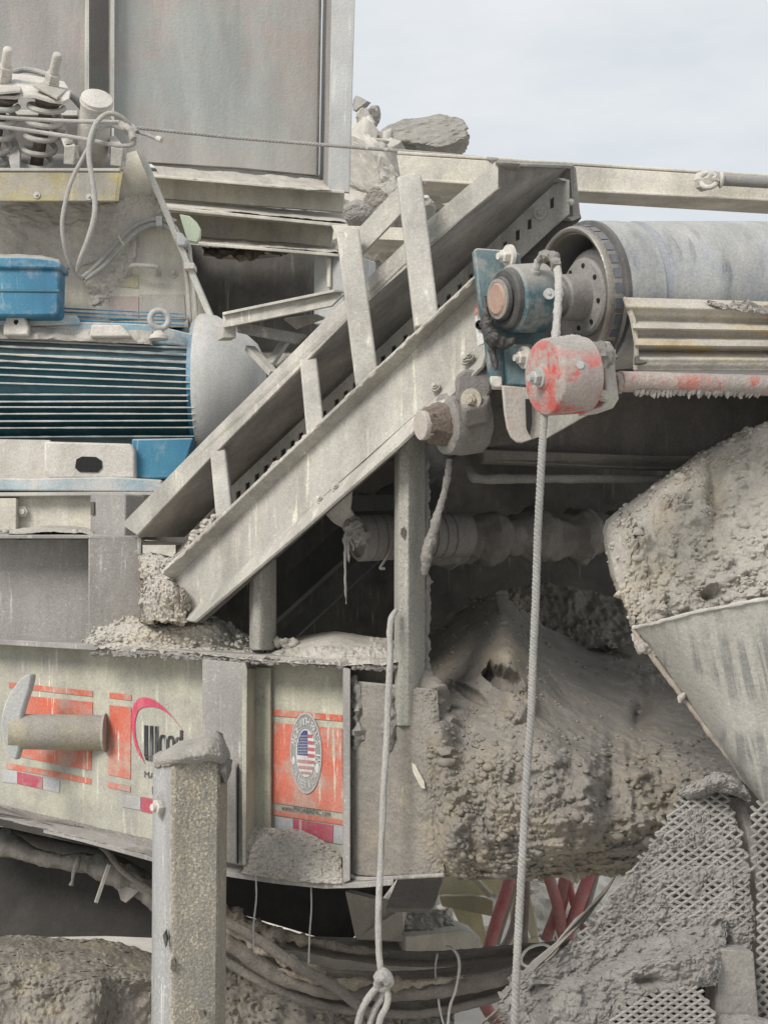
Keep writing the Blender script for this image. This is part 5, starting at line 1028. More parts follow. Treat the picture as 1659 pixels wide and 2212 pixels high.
# ================================================================ mound of fines over the chassis end
def moundf(u, v):
    h = 0
    wv = 15*fr((u/30, v/30, 0), 1, 41, 5); x = (u-1082+wv)/46; y = (v-1462+wv*.8-.35*(u-1082))/(20+.22*max(-60, min(60, u-1060))); r_h = x*x+y*y
    h -= .11*max(0, min(1, (1.15-r_h)/.7))                              # hollow under an overhanging lip
    h += .03*math.exp(-(((u-1075)/60)**2+((v-1415)/22)**2))
    x = (u-1118+wv)/40; y = (v-1516-wv)/44; h += .05*max(0, min(1, (1.1-(x*x+y*y))/.8))
    h -= .05*max(0, min(1, (1-(((u-1020+wv)/46)**2+((v-1500-.5*(u-1020))/16)**2))/.7))
    h += .04*math.exp(-(((u-1000)/22)**2+((v-1540)/22)**2))
    if u > 1170 and v > 1560: h += .018*fr((u/24, v/90, 0), 1, 17, 3)*min(1, (u-1170)/80)*min(1, (v-1560)/60)
    h -= .09*math.exp(-(((u-1385)/18)**2+((v-1540)/34)**2))
    h += .05*math.exp(-(((u-1265)/28)**2+((v-1700)/70)**2))-.05*math.exp(-(((u-1320)/26)**2+((v-1690)/90)**2))
    h -= .05*math.exp(-(((u-1120)/60)**2+((v-1690)/20)**2))
    if v > 1600: h += .03*abs(fr((u/60, v/40, 0), 1, 12, 5))*min(1, (v-1600)/60)*(1 if u > 960 else .4)
    return h
mf = MB().mud([[(905,1405,4.85),(945,1362,4.8),(1000,1316,4.72),(1045,1288,4.6),(1070,1281,4.5),(1110,1298,4.6),(1165,1345,4.75),(1260,1385,4.95),(1360,1400,5.05),(1460,1400,5.1),(1640,1400,5.1)],
               [(900,1440,4.5),(945,1402,4.5),(1000,1362,4.42),(1050,1340,4.34),(1085,1342,4.22),(1125,1368,4.30),(1170,1400,4.42),(1270,1440,4.6),(1370,1450,4.72),(1470,1450,4.8),(1640,1450,4.8)],
               [(900,1490,4.15),(945,1470,4.16),(1000,1440,4.16),(1050,1422,4.08),(1098,1425,3.96),(1140,1450,4.02),(1185,1480,4.12),(1285,1505,4.28),(1380,1515,4.38),(1480,1520,4.45),(1640,1520,4.5)],
               [(900,1560,3.80),(950,1560,3.74),(1000,1550,3.86),(1050,1545,3.84),(1100,1550,3.8),(1140,1560,3.78),(1190,1575,3.80),(1290,1590,3.92),(1390,1600,4.02),(1490,1610,4.08),(1640,1640,3.95)],
               [(905,1640,3.80),(955,1640,3.70),(1010,1635,3.74),(1060,1630,3.70),(1110,1630,3.68),(1150,1635,3.66),(1200,1640,3.66),(1300,1650,3.74),(1400,1660,3.84),(1500,1670,3.8),(1640,1700,3.85)],
               [(915,1740,3.80),(965,1740,3.69),(1020,1735,3.70),(1070,1730,3.66),(1110,1730,3.64),(1150,1735,3.62),(1200,1740,3.60),(1300,1750,3.64),(1400,1750,3.7),(1500,1750,3.8),(1640,1760,3.85)],
               [(930,1835,3.80),(975,1835,3.69),(1020,1832,3.70),(1070,1830,3.68),(1110,1828,3.66),(1150,1830,3.66),(1200,1830,3.66),(1300,1830,3.70),(1400,1820,3.76),(1500,1810,3.84),(1640,1800,3.9)],
               [(950,1893,3.82),(985,1896,3.78),(1020,1894,3.78),(1070,1898,3.76),(1110,1892,3.76),(1150,1893,3.78),(1200,1890,3.8),(1300,1885,3.84),(1400,1876,3.9),(1500,1860,3.95),(1640,1850,4.0)]],
              320, 280, .034, 6, 81, back=.35, fine=.42, vor=.45, ej=1, fn=moundf, ff=lambda u, v: max(.10, min(1, .12+max(0,(v-1590+(u-1000)*.10))/150+max(0,(u-1330))/160*.5+max(0,fr((u/70, v/70, 0),1,44,3))*.7)))
rgm = random.Random(8); nv_ = 321*281; base_ = [mf.v[rgm.randrange(nv_)].copy() for _ in range(900)]
for i, p in enumerate(base_):
    u_, v_ = _inv(p); r_ = rgm.uniform(.003, .010)*(1.4 if v_ > 1580 else .8)
    if rgm.random() < .06: r_ *= 2
    mf.rock(p, (r_*rgm.uniform(.8,1.4), r_, r_*rgm.uniform(.6,1)), 900+i, 7, 0, .05)
tag(mf.build('material_pile', 'mud_tan'), 'big mound of tan-grey crusher fines spilling over the chassis end', 'mound', kind='stuff')
d_ = MB().mud([[(757,1476,W(757)-.105),(800,1480,W(800)-.105),(860,1484,W(860)-.11),(920,1490,W(920)-.11),(945,1490,W(945)-.10)],[(758,1600,W(757)-.108),(800,1600,W(800)-.108),(860,1600,W(860)-.118),(920,1600,W(920)-.13),(950,1600,W(950)-.10)],[(758,1750,W(757)-.108),(800,1750,W(800)-.108),(860,1750,W(860)-.112),(920,1750,W(920)-.118),(950,1750,W(950)-.10)],[(762,1888,W(757)-.108),(800,1892,W(800)-.108),(860,1890,W(860)-.108),(920,1890,W(920)-.112),(960,1890,W(950)-.10)]], 130, 200, .0045, 20, 83, back=.01, fine=1, ff=lambda u, v: min(1.4, .35+max(0, (u-860)/90)+max(0, (1560-v)/150)))
d_.build('mud_skin', 'mud_tan', ch)
tag(MB().mud([[(1100,1275,4.95),(1160,1262,4.95),(1230,1268,4.95),(1300,1280,4.95),(1380,1290,4.95)],[(1090,1330,4.9),(1160,1330,4.9),(1230,1330,4.9),(1300,1340,4.9),(1380,1350,4.9)],[(1080,1400,4.85),(1160,1400,4.85),(1230,1400,4.85),(1300,1400,4.85),(1380,1400,4.85)]], 90, 50, .04, 8, 84, back=.1).build('caked_ledge', 'mud_tan'),
    'ragged crusted mud ledge in the shade behind the mound', 'mud', kind='stuff')
ck = MB()
ck.tube([(905,1450,3.86),(925,1500,3.84),(935,1560,3.82),(925,1590,3.8),(905,1600,3.8)], [.02,.05,.055,.04,.02], 20, 16, rough=.7, freq=16, seed=5)
tag(ck.build('packed_mud', 'mud_tan'), 'crusted mud clinging to the right foot of the tall support leg', 'mud', kind='stuff')
ck = MB()
ck.tube([(764,1460,3.88),(772,1520,3.87),(776,1590,3.87),(770,1650,3.88)], [.008,.018,.02,.008], 12, 14, rough=1.1, freq=30, seed=7)
ck.tube([(840,1500,3.8),(846,1560,3.8),(840,1620,3.8)], [.008,.02,.008], 12, 14, rough=1.1, freq=30, seed=8)
tag(ck.build('packed_mud', 'mud_grey'), 'streaks of mud stuck on the end plate beside the thin knotted rope', 'mud', kind='stuff')

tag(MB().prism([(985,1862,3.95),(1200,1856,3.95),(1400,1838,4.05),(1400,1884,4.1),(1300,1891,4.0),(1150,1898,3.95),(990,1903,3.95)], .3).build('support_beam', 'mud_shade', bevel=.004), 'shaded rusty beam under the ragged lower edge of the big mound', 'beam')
# ================================================================ caked chute wall and funnel on the right
def chf(u, v):
    h = .06*math.exp(-(((u-1350)/60)**2+((v-1180)/60)**2))-.06*math.exp(-(((u-1545)/22)**2+((v-1060)/70)**2))
    h += .05*math.exp(-(((u-1480)/60)**2+((v-1090)/70)**2))-.05*math.exp(-(((u-1535)/26)**2+((v-1282)/14)**2))
    return h
cw = MB().mud([[(1606,932,3.75),(1644,918,3.75),(1700,890,3.75),(1800,880,3.7)],
              [(1500,990,3.7),(1562,966,3.64),(1660,950,3.6),(1800,940,3.55)],
              [(1352,1092,3.68),(1430,1064,3.58),(1560,1050,3.5),(1800,1040,3.45)],
              [(1300,1146,3.66),(1400,1132,3.52),(1560,1130,3.42),(1800,1120,3.4)],
              [(1312,1230,3.6),(1400,1225,3.45),(1560,1220,3.38),(1800,1210,3.36)],
              [(1345,1310,3.5),(1420,1300,3.40),(1560,1290,3.36),(1800,1275,3.34)],
              [(1368,1368,3.42),(1440,1362,3.38),(1560,1345,3.36),(1800,1310,3.34)]],
             230, 240, .042, 6, 91, back=.25, fine=.7, vor=.25, fn=chf, rnd=.10, ej=.1, ff=lambda u, v: max(.25, min(1.4, .35+max(0, fr((u/60, v/60, 0), 1, 33, 4))*1.8+max(0, (v-1180)/200)*.5)))
for i in range(500):
    p = cw.v[rg.randrange(231*241)].copy(); r_ = rg.uniform(.003,.010)*(2 if rg.random() < .06 else 1)
    cw.rock(p, (r_*1.2, r_, r_*.8), 2900+i, 7, 0, .05)
tag(cw.build('caked_mud', 'mud_pale'), 'huge pale slab of caked mud bulging above the funnel lip on the right', 'mud', kind='stuff')
fn_ = thing('funnel_chute', 'scratched grey sheet-metal funnel tapering down at the right edge', 'chute')
top = [(1368,1356,3.30),(1400,1350,3.22),(1440,1340,3.14),(1500,1324,3.06),(1560,1312,3.02),(1640,1297,3.0),(1720,1284,3.02),(1820,1270,3.1)]
bot = [(1608,1684,3.28),(1612,1694,3.24),(1620,1704,3.2),(1635,1722,3.16),(1652,1740,3.14),(1680,1765,3.13),(1720,1790,3.13),(1820,1820,3.16)]
def grid_sheet(top, bot, th, n=24, bulge=None):
    m_ = MB(); vs = []; k = len(top)
    for j in range(n+1):
        t = j/n
        for (a_, b_) in zip(top, bot):
            c = [a_[i]*(1-t)+b_[i]*t for i in range(3)]
            if bulge: c = bulge(c, t)
            vs.append(P(*c))
    fs = [(j*k+i, j*k+i+1, (j+1)*k+i+1, (j+1)*k+i) for j in range(n) for i in range(k-1)]
    N_ = len(vs); vs += [v+NV((0,th,0)) for v in vs]; fs += [tuple(i+N_ for i in f[::-1]) for f in fs]
    rg_ = list(range(k))+[j*k+k-1 for j in range(1,n+1)]+[n*k+i for i in range(k-2,-1,-1)]+[j*k for j in range(n-1,0,-1)]
    for i in range(len(rg_)): a_, b_ = rg_[i], rg_[(i+1) % len(rg_)]; fs.append((a_, b_, b_+N_, a_+N_))
    return m_.add(vs, fs)
grid_sheet(top, bot, .012).build('sheet', 'sheet_grey', fn_, smooth=60)
MB().tube([(u, v-1, d) for u, v, d in top], .0045, 8, 8, rough=.5, freq=40).build('lip_edge', 'edge_pale', fn_)
MB().tube([(1368,1358,3.305),(1385,1390,3.29),(1430,1448,3.285),(1500,1540,3.28),(1560,1620,3.28),(1612,1690,3.275)], .006, 8, 10, rough=.6, freq=40).build('seam_edge', 'rust_edge', fn_)
MB().tube([(1372,1366,3.32),(1385,1392,3.30),(1405,1405,3.29),(1412,1425,3.29)], [.008,.016,.012,.004], 10, 8, rough=.8, freq=50, seed=3).build('mud_crust', 'mud_pale', fn_)
MB().tube([(1392,1392,3.28),(1385,1402,3.275),(1383,1410,3.275)], [.008,.009,.003], 8, 4, rough=.5, freq=60).build('mud_drip', 'mud_pale', fn_)
MB().tube([(1478,1498,3.27),(1470,1508,3.265),(1467,1518,3.265)], [.004,.008,.003], 8, 4, rough=.5, freq=60).build('mud_drip', 'mud_pale', fn_)
# ================================================================ expanded metal guard
gd = thing('mesh_guard', 'sloping expanded-metal guard clogged with grey mud at the bottom right', 'mesh guard')
# panel outline in photo units, plane depth
def gdep(u, v): return 3.16-(v-1690)*.00028+(u-1300)*.00006
def inside(poly, x, y):
    c = False; n = len(poly)
    for i in range(n):
        x0, y0 = poly[i]; x1, y1 = poly[(i+1) % n]
        if (y0 > y) != (y1 > y) and x < (x1-x0)*(y-y0)/(y1-y0)+x0: c = not c
    return c
def lattice(poly, a, b, dep, name, m, par, r=.0028, skip=None, seed=0, wob=1.2):
    """diamond mesh: nodes spanned by the lattice vectors a and b (photo units), clipped to poly"""
    m_ = MB(); xs = [p[0] for p in poly]; ys = [p[1] for p in poly]; ox, oy = xs[0], ys[0]
    det = a[0]*b[1]-a[1]*b[0]; rng_ = 90
    node = {}
    def nd(i, j):
        k = (i, j)
        if k not in node:
            x = ox+a[0]*i+b[0]*j; y = oy+a[1]*i+b[1]*j
            x += wob*noise.noise(NV((i*.7, j*.7, seed)))*2; y += wob*noise.noise(NV((i*.7+9, j*.7, seed)))*2
            node[k] = (x, y)
        return node[k]
    for i in range(-rng_, rng_):
        for j in range(-rng_, rng_):
            x = ox+a[0]*i+b[0]*j; y = oy+a[1]*i+b[1]*j
            if not (min(xs)-40 < x < max(xs)+40 and min(ys)-40 < y < max(ys)+40): continue
            for di, dj in ((1,0),(0,1)):
                p, q = nd(i, j), nd(i+di, j+dj); mxx, myy = (p[0]+q[0])/2, (p[1]+q[1])/2
                if not inside(poly, mxx, myy) or (skip and skip(mxx, myy)): continue
                # each strand bends at its ends so the openings read as rounded diamonds
                ex = (q[0]-p[0])*.12; w3 = [(p[0],p[1]),(p[0]+ex,p[1]+(q[1]-p[1])*.2),(q[0]-ex,q[1]-(q[1]-p[1])*.2),(q[0],q[1])]
                m_.tube([P(x_, y_, dep(x_, y_)) for x_, y_ in w3], r*1.15, 5, 1)
    return m_.build(name, m, par, smooth=60)
gpoly = [(1492,1688),(1530,1692),(1562,1712),(1585,1760),(1608,1830),(1622,1900),(1626,2010),(1540,2030),(1440,2010),(1340,2030),(1262,2060),(1240,2030),(1300,1956),(1386,1850),(1445,1760)]
lattice(gpoly, (13.5,9.5), (13,-9.5), gdep, 'mesh_panel', 'mesh_steel', gd, r=.0034, seed=1, wob=2.4)
def mudkeep(u, v):
    # open mesh band near the top, solid mud below
    if v < 1775: return fr((u/20, v/20, 0), 1, 21, 4) > -.5
    if 1775 <= v < 1915: 
        e = fr((u/22, v/22, 0), 1, 22, 4)
        c = math.exp(-(((u-1475)/46)**2+((v-1828)/46)**2))+.7*math.exp(-(((u-1580)/30)**2+((v-1850)/50)**2))
        return e > -.62+c*.95
    if v < 1960: return fr((u/16, v/16, 0), 1, 23, 4) > -.50
    return True
rowsg = [[(1494,1690),(1515,1694),(1540,1700),(1562,1714)],[(1446,1764),(1490,1764),(1540,1764),(1586,1764)],[(1388,1848),(1460,1848),(1540,1848),(1610,1848)],
         [(1300,1962),(1400,1962),(1520,1962),(1626,1962)],[(1225,2040),(1350,2040),(1500,2040),(1626,2040)],[(1120,2125),(1300,2125),(1480,2125),(1560,2125)]]
tag(MB().mud([[(u, v, gdep(u, v)+.004) for u, v in r] for r in rowsg], 170, 190, .013, 22, 101, back=.03, fine=.6, vor=.8, keep=mudkeep, fn=lambda u, v: .012*max(0, fr((u/45, v/45, 0), 1, 66, 4))*(1.6 if v > 1900 else .8)).build('clogged_mud', 'mud_grey'),
    'grey mud clogging the sloping expanded-metal guard', 'mud', kind='stuff')
# bulky mud over the lower part of the guard
def lowf(u, v): return .05*math.exp(-(((u-1420)/90)**2+((v-2060)/40)**2))-.06*math.exp(-(((u-1280)/30)**2+((v-2090)/22)**2))-.04*math.exp(-(((u-1400)/30)**2+((v-2120)/10)**2))
tag(MB().mud([[(1170,2085,3.2),(1240,2050,3.14),(1320,2035,3.10),(1420,2020,3.07),(1545,1990,3.05),(1560,1990,3.07)],
              [(1110,2120,3.16),(1220,2088,3.10),(1310,2062,3.07),(1420,2045,3.04),(1540,2025,3.02),(1565,2025,3.04)],
              [(1080,2160,3.12),(1180,2130,3.04),(1300,2100,3.0),(1420,2080,2.97),(1530,2070,2.96),(1560,2070,2.98)],
              [(1120,2200,3.08),(1200,2170,3.0),(1300,2150,2.97),(1400,2130,2.95),(1500,2130,2.94),(1550,2110,2.96)],
              [(1120,2290,3.02),(1200,2280,2.98),(1290,2230,2.95),(1350,2170,2.94),(1420,2146,2.94),(1548,2128,2.95)]],
             240, 170, .024, 12, 103, back=.1, fine=.4, vor=1.0, ej=1, fn=lowf).build('packed_mud', 'mud_grey'), 'thick rubbly mud piled over the lower half of the mesh guard', 'mud', kind='stuff')
lattice([(1330,2300),(1300,2240),(1340,2175),(1400,2152),(1460,2135),(1500,2130),(1520,2150),(1545,2190),(1530,2260),(1500,2300)], (12.5,8.5), (12.5,-8.5), lambda u, v: 2.925, 'mesh_panel', 'mesh_steel', gd, r=.0034, seed=4)
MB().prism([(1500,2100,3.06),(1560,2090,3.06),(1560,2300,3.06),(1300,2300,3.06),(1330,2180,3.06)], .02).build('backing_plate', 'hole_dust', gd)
MB().prism([(1545,2060,2.98),(1558,2052,2.97),(1628,2056,3.0),(1640,2195,3.0),(1640,2300,3.0),(1552,2300,2.98),(1546,2180,2.98)], .06).build('corner_block', 'mud_dusky', gd, bevel=.005)
tag(MB().mud([[(1550,2190,2.975),(1600,2192,2.97),(1680,2205,2.97)],[(1545,2215,2.955),(1600,2215,2.95),(1690,2225,2.95)],[(1540,2300,2.95),(1600,2300,2.94),(1690,2300,2.94)]], 50, 30, .012, 20, 105, back=.03).build('packed_mud', 'mud_grey'), 'small mud shelf at the bottom right corner below the square block', 'mud', kind='stuff')
MB().prism([(1556,1718,3.24),(1588,1722,3.2),(1612,1790,3.18),(1640,1960,3.16),(1660,2080,3.15),(1625,2080,3.2),(1600,1900,3.22)], .02).build('side_post', 'mud_dusky', gd, bevel=.003)
MB().mud([[(1455,1715,3.18),(1500,1690,3.14),(1540,1668,3.11),(1580,1676,3.11),(1612,1700,3.13)],[(1470,1722,3.16),(1510,1704,3.12),(1545,1690,3.09),(1582,1698,3.09),(1622,1722,3.11)],[(1505,1735,3.18),(1540,1712,3.13),(1560,1712,3.11),(1585,1718,3.11),(1618,1738,3.13)]], 80, 34, .012, 20, 107, back=.08, fine=.9).build('mud_crust', 'mud_grey', gd)
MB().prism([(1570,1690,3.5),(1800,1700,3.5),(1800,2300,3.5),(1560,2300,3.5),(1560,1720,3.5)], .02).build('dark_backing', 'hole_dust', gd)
g2 = thing('mesh_guard', 'second expanded-metal guard panel cut off by the right edge', 'mesh guard')
lattice([(1622,1742),(1640,1728),(1760,1720),(1760,2300),(1645,2300),(1632,1960),(1626,1860)], (12.5,11.5), (12.5,-11.5), lambda u, v: 3.05, 'mesh_panel', 'mesh_steel', g2, r=.0036, seed=7)
MB().mud([[(1632,1900,3.075),(1680,1900,3.075),(1760,1900,3.075)],[(1636,2100,3.07),(1680,2100,3.07),(1760,2100,3.07)],[(1642,2300,3.07),(1680,2300,3.07),(1760,2300,3.07)]], 40, 120, .010, 22, 108, back=.02, fine=1.0, keep=lambda u, v: fr((u/20, v/20, 0), 1, 27, 4) > .22-(v-1900)*.0009).build('mud_crust', 'mud_grey', g2)
# old crumpled mesh at the very bottom
g3 = thing('mesh_scrap', 'loose bent piece of thin wire mesh below the hoses at the bottom', 'mesh')
lattice([(1040,2210),(1100,2160),(1160,2122),(1200,2118),(1160,2160),(1110,2215),(1080,2300),(1000,2300)], (13,8), (11,-9), lambda u, v: 3.35+.02*math.sin(u/14), 'mesh_panel', 'hose', g3, r=.0032, seed=12, wob=3)
# ramp strip in front of the guard
tag(MB().prism([(1240,1985,3.2),(1262,1968,3.18),(1330,1890,3.2),(1310,1925,3.22),(1262,1990,3.2),(1190,2060,3.2),(1130,2120,3.22),(1105,2125,3.24),(1150,2075,3.24),(1200,2035,3.22)], .03).build('edge_strip', 'mud_dusky', bevel=.003), 'smooth dusty steel strip along the left edge of the mesh guard', 'strip')

# ================================================================ beneath the chassis
ub = thing('belly_plate', 'dark shaded belly plate under the left chassis', 'plate')
MB().prism([(-200,1760,5.0),(335,1835,4.95),(335,2026,4.9),(230,2022,4.9),(115,2024,4.9),(-200,2030,4.95)], .03).build('plate', 'belly_shade', ub)
MB().prism([(-200,1740,4.62),(340,1860,4.3),(860,1900,4.0),(860,1880,6.0),(-200,1720,6.2)], .02, Z1).build('belly_roof', 'belly_shade', ub)
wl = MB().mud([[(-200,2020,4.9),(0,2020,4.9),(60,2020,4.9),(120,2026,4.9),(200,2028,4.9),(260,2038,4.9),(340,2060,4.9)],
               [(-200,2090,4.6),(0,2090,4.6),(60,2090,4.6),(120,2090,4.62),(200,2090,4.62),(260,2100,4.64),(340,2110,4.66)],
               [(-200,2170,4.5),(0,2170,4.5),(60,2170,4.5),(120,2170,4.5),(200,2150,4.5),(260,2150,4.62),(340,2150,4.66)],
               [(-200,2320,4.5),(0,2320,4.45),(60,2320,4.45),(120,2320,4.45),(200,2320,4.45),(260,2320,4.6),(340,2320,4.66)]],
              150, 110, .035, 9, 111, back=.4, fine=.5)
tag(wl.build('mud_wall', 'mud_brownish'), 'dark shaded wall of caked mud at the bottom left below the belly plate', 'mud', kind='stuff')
tag(MB().mud([[(470,2075,5.0),(560,2090,5.0),(700,2150,5.0),(800,2165,5.0),(870,2190,5.0),(980,2190,5.1)],[(470,2160,4.9),(560,2170,4.9),(700,2190,4.9),(800,2200,4.9),(870,2215,4.95),(980,2220,5.0)],[(470,2330,4.8),(560,2330,4.8),(700,2330,4.8),(800,2330,4.8),(870,2330,4.85),(980,2330,4.9)]],
             140, 60, .04, 9, 112, back=.4, fine=.7).build('mud_wall', 'mud_tan'), 'tan caked mud bank showing at the bottom between the post and the knotted rope', 'mud', kind='stuff')
# dark cavity below bay
cv2 = thing('inner_frame', 'dark inner frame plates and dusty blocks seen under the chassis middle', 'frame')
MB().prism([(470,1885,5.6),(860,1895,5.6),(760,2030,5.6),(740,2040,5.6),(470,1960,5.6)], .03).build('back_plate', 'belly_shade', cv2)
MB().prism([(860,1895,4.9),(962,1886,4.9),(938,1955,4.85),(930,1966,4.85),(832,1963,4.85)], .05).build('hanging_plate', 'mud_dusky', cv2, bevel=.004)
MB().prism([(745,1925,5.3),(860,1955,5.3),(870,1960,5.25),(870,2035,5.25),(768,2030,5.3)], .1).build('block', 'pale_brown', cv2, bevel=.005)
MB().mud([[(870,1972,5.35),(900,1965,5.35),(950,1964,5.35),(975,1972,5.4)],[(872,2000,5.3),(910,2000,5.28),(960,2002,5.28),(990,2010,5.3)],[(872,2030,5.3),(910,2028,5.25),(970,2025,5.25),(1010,2030,5.3)]], 60, 40, .025, 10, 121, back=.2, fine=.7).build('dust_heap', 'mud_pale', cv2)
MB().prism([(875,2022,5.2),(1000,2010,5.2),(1038,2025,5.25),(1040,2068,5.25),(1000,2072,5.2),(875,2065,5.2)], .2).build('beam', 'pale_brown', cv2, bevel=.005)
MB().prism([(560,2050,5.3),(800,2060,5.2),(990,2068,5.2),(990,2120,5.2),(800,2130,5.2),(600,2110,5.3)], .2).build('lower_beam', 'pale_brown', cv2, bevel=.005)
yf = thing('yellow_frame', 'pale yellow angled frame of a stand seen through the gap under the mound', 'frame')
MB().prism([(962,1890,6.2),(1080,1884,6.2),(1095,1920,6.2),(1060,1936,6.2),(960,1932,6.2),(945,1935,6.2)], .03).build('top_plate', 'yellow_frame', yf, bevel=.003)
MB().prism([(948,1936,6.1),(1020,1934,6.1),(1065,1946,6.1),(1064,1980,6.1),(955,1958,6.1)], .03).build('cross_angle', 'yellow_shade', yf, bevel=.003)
MB().prism([(976,1962,6.15),(1040,1972,6.15),(1052,2035,6.15),(1034,2045,6.15),(1000,2012,6.15)], .03).build('leg_plate', 'yellow_frame', yf, bevel=.003)
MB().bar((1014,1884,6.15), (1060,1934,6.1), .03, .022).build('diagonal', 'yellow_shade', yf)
for q_ in ([(1100,1890),(1135,1888),(1160,2000),(1162,2030),(1148,2030)], [(1100,1890),(1112,1890),(1120,1960),(1120,2050),(1104,2060)]):
    MB().prism([(u,v,6.2) for u,v in q_], .03).build('leg_plate', 'yellow_frame', yf, bevel=.003)
MB().prism([(1104,2048,6.19),(1162,2022,6.19),(1166,2040,6.19),(1108,2066,6.19)], .03).build('foot_plate', 'yellow_frame', yf, bevel=.003)
# red hoses
redh = [([(1105,1880),(1090,1935),(1072,1990),(1058,2040),(1050,2075),(1040,2125),(1052,2180),(1090,2220)], .026, 'thick dark red hose running down behind the pale yellow frame'),
        ([(1118,1880),(1102,1940),(1085,1995),(1072,2040)], .014, 'thin brown hose just right of the thick dark red hose'),
        ([(1128,1880),(1118,1945),(1108,2000),(1094,2035),(1080,2050)], .016, 'curved brown hose swinging left behind the pull rope'),
        ([(1136,1880),(1134,1950),(1130,2010),(1134,2050)], .020, 'vertical grey-brown hose directly behind the pull rope'),
        ([(1180,1880),(1198,1935),(1208,1975),(1214,2010)], .024, 'red hose slanting down to the right between its crossing neighbours'),
        ([(1222,1880),(1210,1940),(1196,1985),(1178,2032)], .023, 'bright red hose crossing in front of the slanting one'),
        ([(1226,1900),(1238,1950),(1250,1985),(1262,2010)], .016, 'short red hose leaning right behind the two bright red hoses'),
        ([(1240,1880),(1224,1935),(1210,1990),(1204,2030)], .014, 'slim red hose between the two bright red ones'),
        ([(1275,1880),(1256,1935),(1238,1985),(1222,2030)], .026, 'rightmost thick bright red hose slanting down left'),
        ([(1290,1880),(1278,1925),(1264,1980),(1266,2010)], .014, 'dark thin hose right of the thick bright red hoses')]
for i, (pts, r_, lb_) in enumerate(redh):
    d0 = 5.8+.06*(i % 4)
    tag(MB().tube([(u, v, d0) for u, v in pts], r_, 14, 8, rough=.04, freq=20, seed=i).build('hose', 'hose_red' if i not in (1,2,3,9) else 'hose_brown'), lb_, 'hose', 'hoses hanging behind the machine')
# sagging hose bundle
hz = [([(440,1955),(520,1985),(600,2012),(700,2040),(800,2056),(900,2064),(1000,2060),(1100,2050),(1200,2042),(1250,2036)], .014, 4.55, 'thin dark hose, topmost of the sagging bundle under the chassis'),
      ([(440,1972),(520,2002),(600,2030),(700,2055),(800,2070),(900,2078),(1000,2076),(1100,2064),(1200,2052),(1260,2040)], .017, 4.6, 'second dark hose of the sagging bundle, just below the topmost'),
      ([(440,2000),(520,2050),(600,2105),(700,2135),(800,2142),(900,2140),(1000,2128),(1100,2105),(1200,2075),(1270,2040)], .029, 4.4, 'thickest muddy hose in the middle of the sagging bundle'),
      ([(440,2010),(520,2072),(600,2120),(700,2155),(800,2172),(900,2172),(1000,2158),(1100,2130),(1200,2092),(1270,2060)], .022, 4.5, 'lowest muddy hose of the sagging bundle'),
      ([(440,2040),(520,2096),(600,2136),(700,2172),(800,2186),(900,2190),(1000,2174),(1100,2146),(1200,2110),(1270,2075)], .015, 4.45, 'thin dark hose running just below the lowest muddy hose of the bundle'),
      ([(440,1988),(520,2030),(600,2072),(700,2100),(800,2108),(900,2106),(1000,2096),(1100,2078),(1200,2060),(1260,2046)], .015, 4.5, 'thin hose between the upper pair and the thickest hose of the bundle'),
      ([(460,1975),(560,2030),(640,2085),(720,2130),(775,2172),(800,2190)], .016, 4.3, 'ragged hose dropping diagonally in front of the bundle towards the knot')]
for i, (pts, r_, d0, lb_) in enumerate(hz):
    tag(MB().tube([(u, v, d0) for u, v in pts], r_, 18, 16, rough=.16, freq=26, seed=i+20).build('hose', 'hose'), lb_, 'hose', 'sagging hose bundle under the chassis')
cr_ = MB()
cr_.tube([(455,1955,4.5),(520,1988,4.5),(600,2015,4.5),(680,2036,4.5),(760,2050,4.52),(840,2060,4.54)], [.02,.022,.018,.014,.010,.004], 12, 30, rough=1.2, freq=24, seed=3)
cr_.tube([(480,2000,4.38),(560,2040,4.34),(640,2080,4.34),(700,2110,4.34)], [.006,.018,.02,.01], 12, 26, rough=1.2, freq=24, seed=4)
cr_.tube([(600,2092,4.36),(700,2118,4.36),(800,2124,4.36),(900,2122,4.36),(1000,2110,4.36)], [.006,.014,.014,.014,.006], 12, 26, rough=1.3, freq=20, seed=6)
tag(cr_.build('mud_crust', 'mud_brown2'), 'crumbly mud crust stuck on top of the sagging hoses', 'mud', kind='stuff')
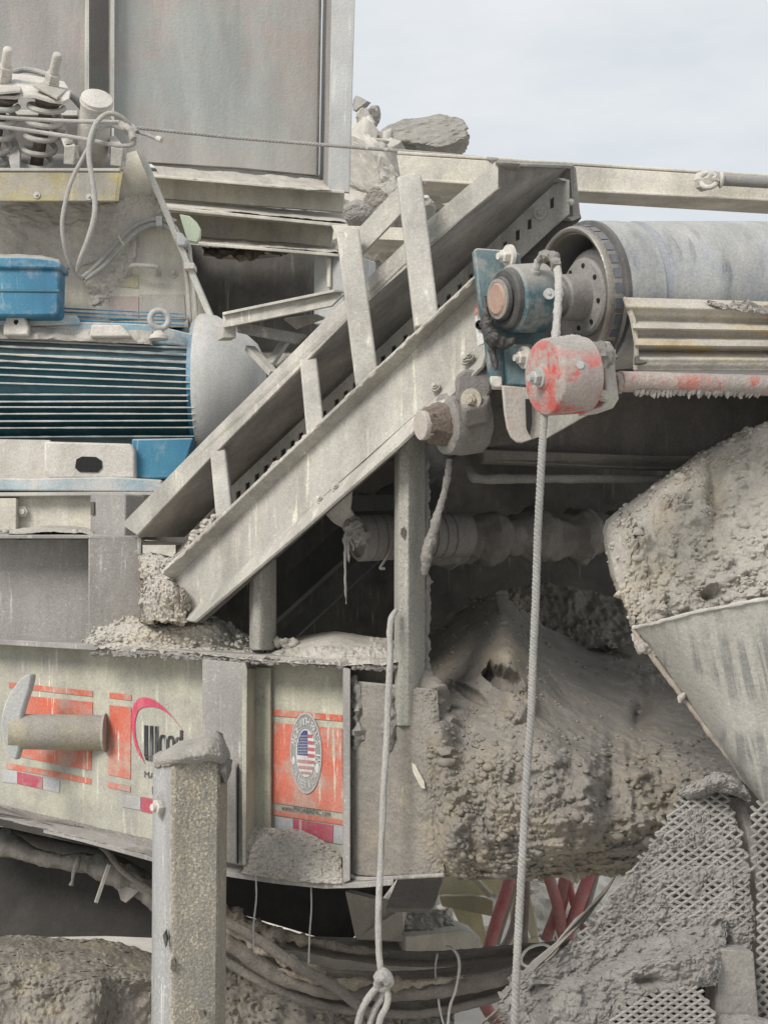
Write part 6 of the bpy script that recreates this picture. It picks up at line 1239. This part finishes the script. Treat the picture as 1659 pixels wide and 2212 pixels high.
wi = [([(965,2045,4.3),(978,2050,4.25),(990,2068,4.25),(992,2095,4.25),(984,2140,4.25),(972,2175,4.25),(966,2230,4.25)], .0042, 'thin wire hooked over the hose bundle and hanging down'),
      ([(945,2060,4.4),(940,2095,4.4),(946,2150,4.4),(950,2180,4.4),(962,2230,4.4)], .0035, 'thin wire passing behind the hose bundle left of the hooked wire'),
      ([(1195,2050,4.1),(1170,2040,4.1),(1140,2050,4.1),(1126,2070,4.1),(1132,2085,4.1),(1160,2092,4.1),(1182,2088,4.1)], .005, 'stiff loop of cable curled beside the pull rope'),
      ([(1198,2010,4.1),(1206,2040,4.1),(1196,2060,4.1),(1176,2078,4.1)], .0028, 'fine wire curl beside the edge of the mesh guard'),
      ([(553,1893,4.0),(554,1940,4.0),(548,2000,4.0),(549,2058,4.0)], .0026, 'fine thread hanging under the chassis, left one of two'),
      ([(672,1910,3.95),(673,1960,3.95),(669,2020,3.95),(667,2080,3.95)], .0024, 'fine thread hanging under the chassis, right one of two')]
for pts, r_, lb_ in wi: tag(MB().tube(pts, r_, 6, 8, rough=.3, freq=50).build('wire', 'rope'), lb_, 'wire')
# bundle of sleeves and rags at the left
sl = thing('hose_sleeve', 'dusty fabric-wrapped hose bundle sagging under the left chassis', 'hose bundle')
MB().tube([(-60,1800,4.8),(0,1815,4.75),(30,1830,4.72),(80,1850,4.7),(140,1862,4.68),(180,1866,4.66),(225,1876,4.64),(270,1900,4.62),(310,1925,4.6),(360,1960,4.6)], [.06,.05,.032,.028,.030,.034,.04,.042,.036,.03], 18, 16, rough=.45, freq=13, seed=5).build('sleeve', 'sleeve', sl)
MB().tube([(20,1790,4.9),(80,1815,4.85),(150,1838,4.8),(220,1850,4.78),(300,1890,4.75),(360,1930,4.75)], .026, 16, 10, rough=.2, freq=10, seed=8).build('sleeve', 'sleeve', sl)
MB().tube([(190,1812,4.55),(228,1835,4.52),(262,1878,4.5),(310,1915,4.5),(345,1935,4.5)], .010, 10, 10, rough=.1).build('cable', 'hose', sl)
MB().tube([(172,1850,4.6),(168,1866,4.58),(160,1885,4.58),(158,1900,4.58),(156,1912,4.58)], [.006,.010,.006,.005,.009], 8, 8, rough=.6, freq=40).build('tie_end', 'sleeve', sl)
MB().bar((236,1868,4.52), (208,1950,4.5), .010, .010).build('stick', 'rope', sl)
MB().prism([(250,1905,4.6),(300,1925,4.55),(272,1950,4.55),(262,1945,4.56)], .006).build('rag', 'sleeve', sl)
rebase()
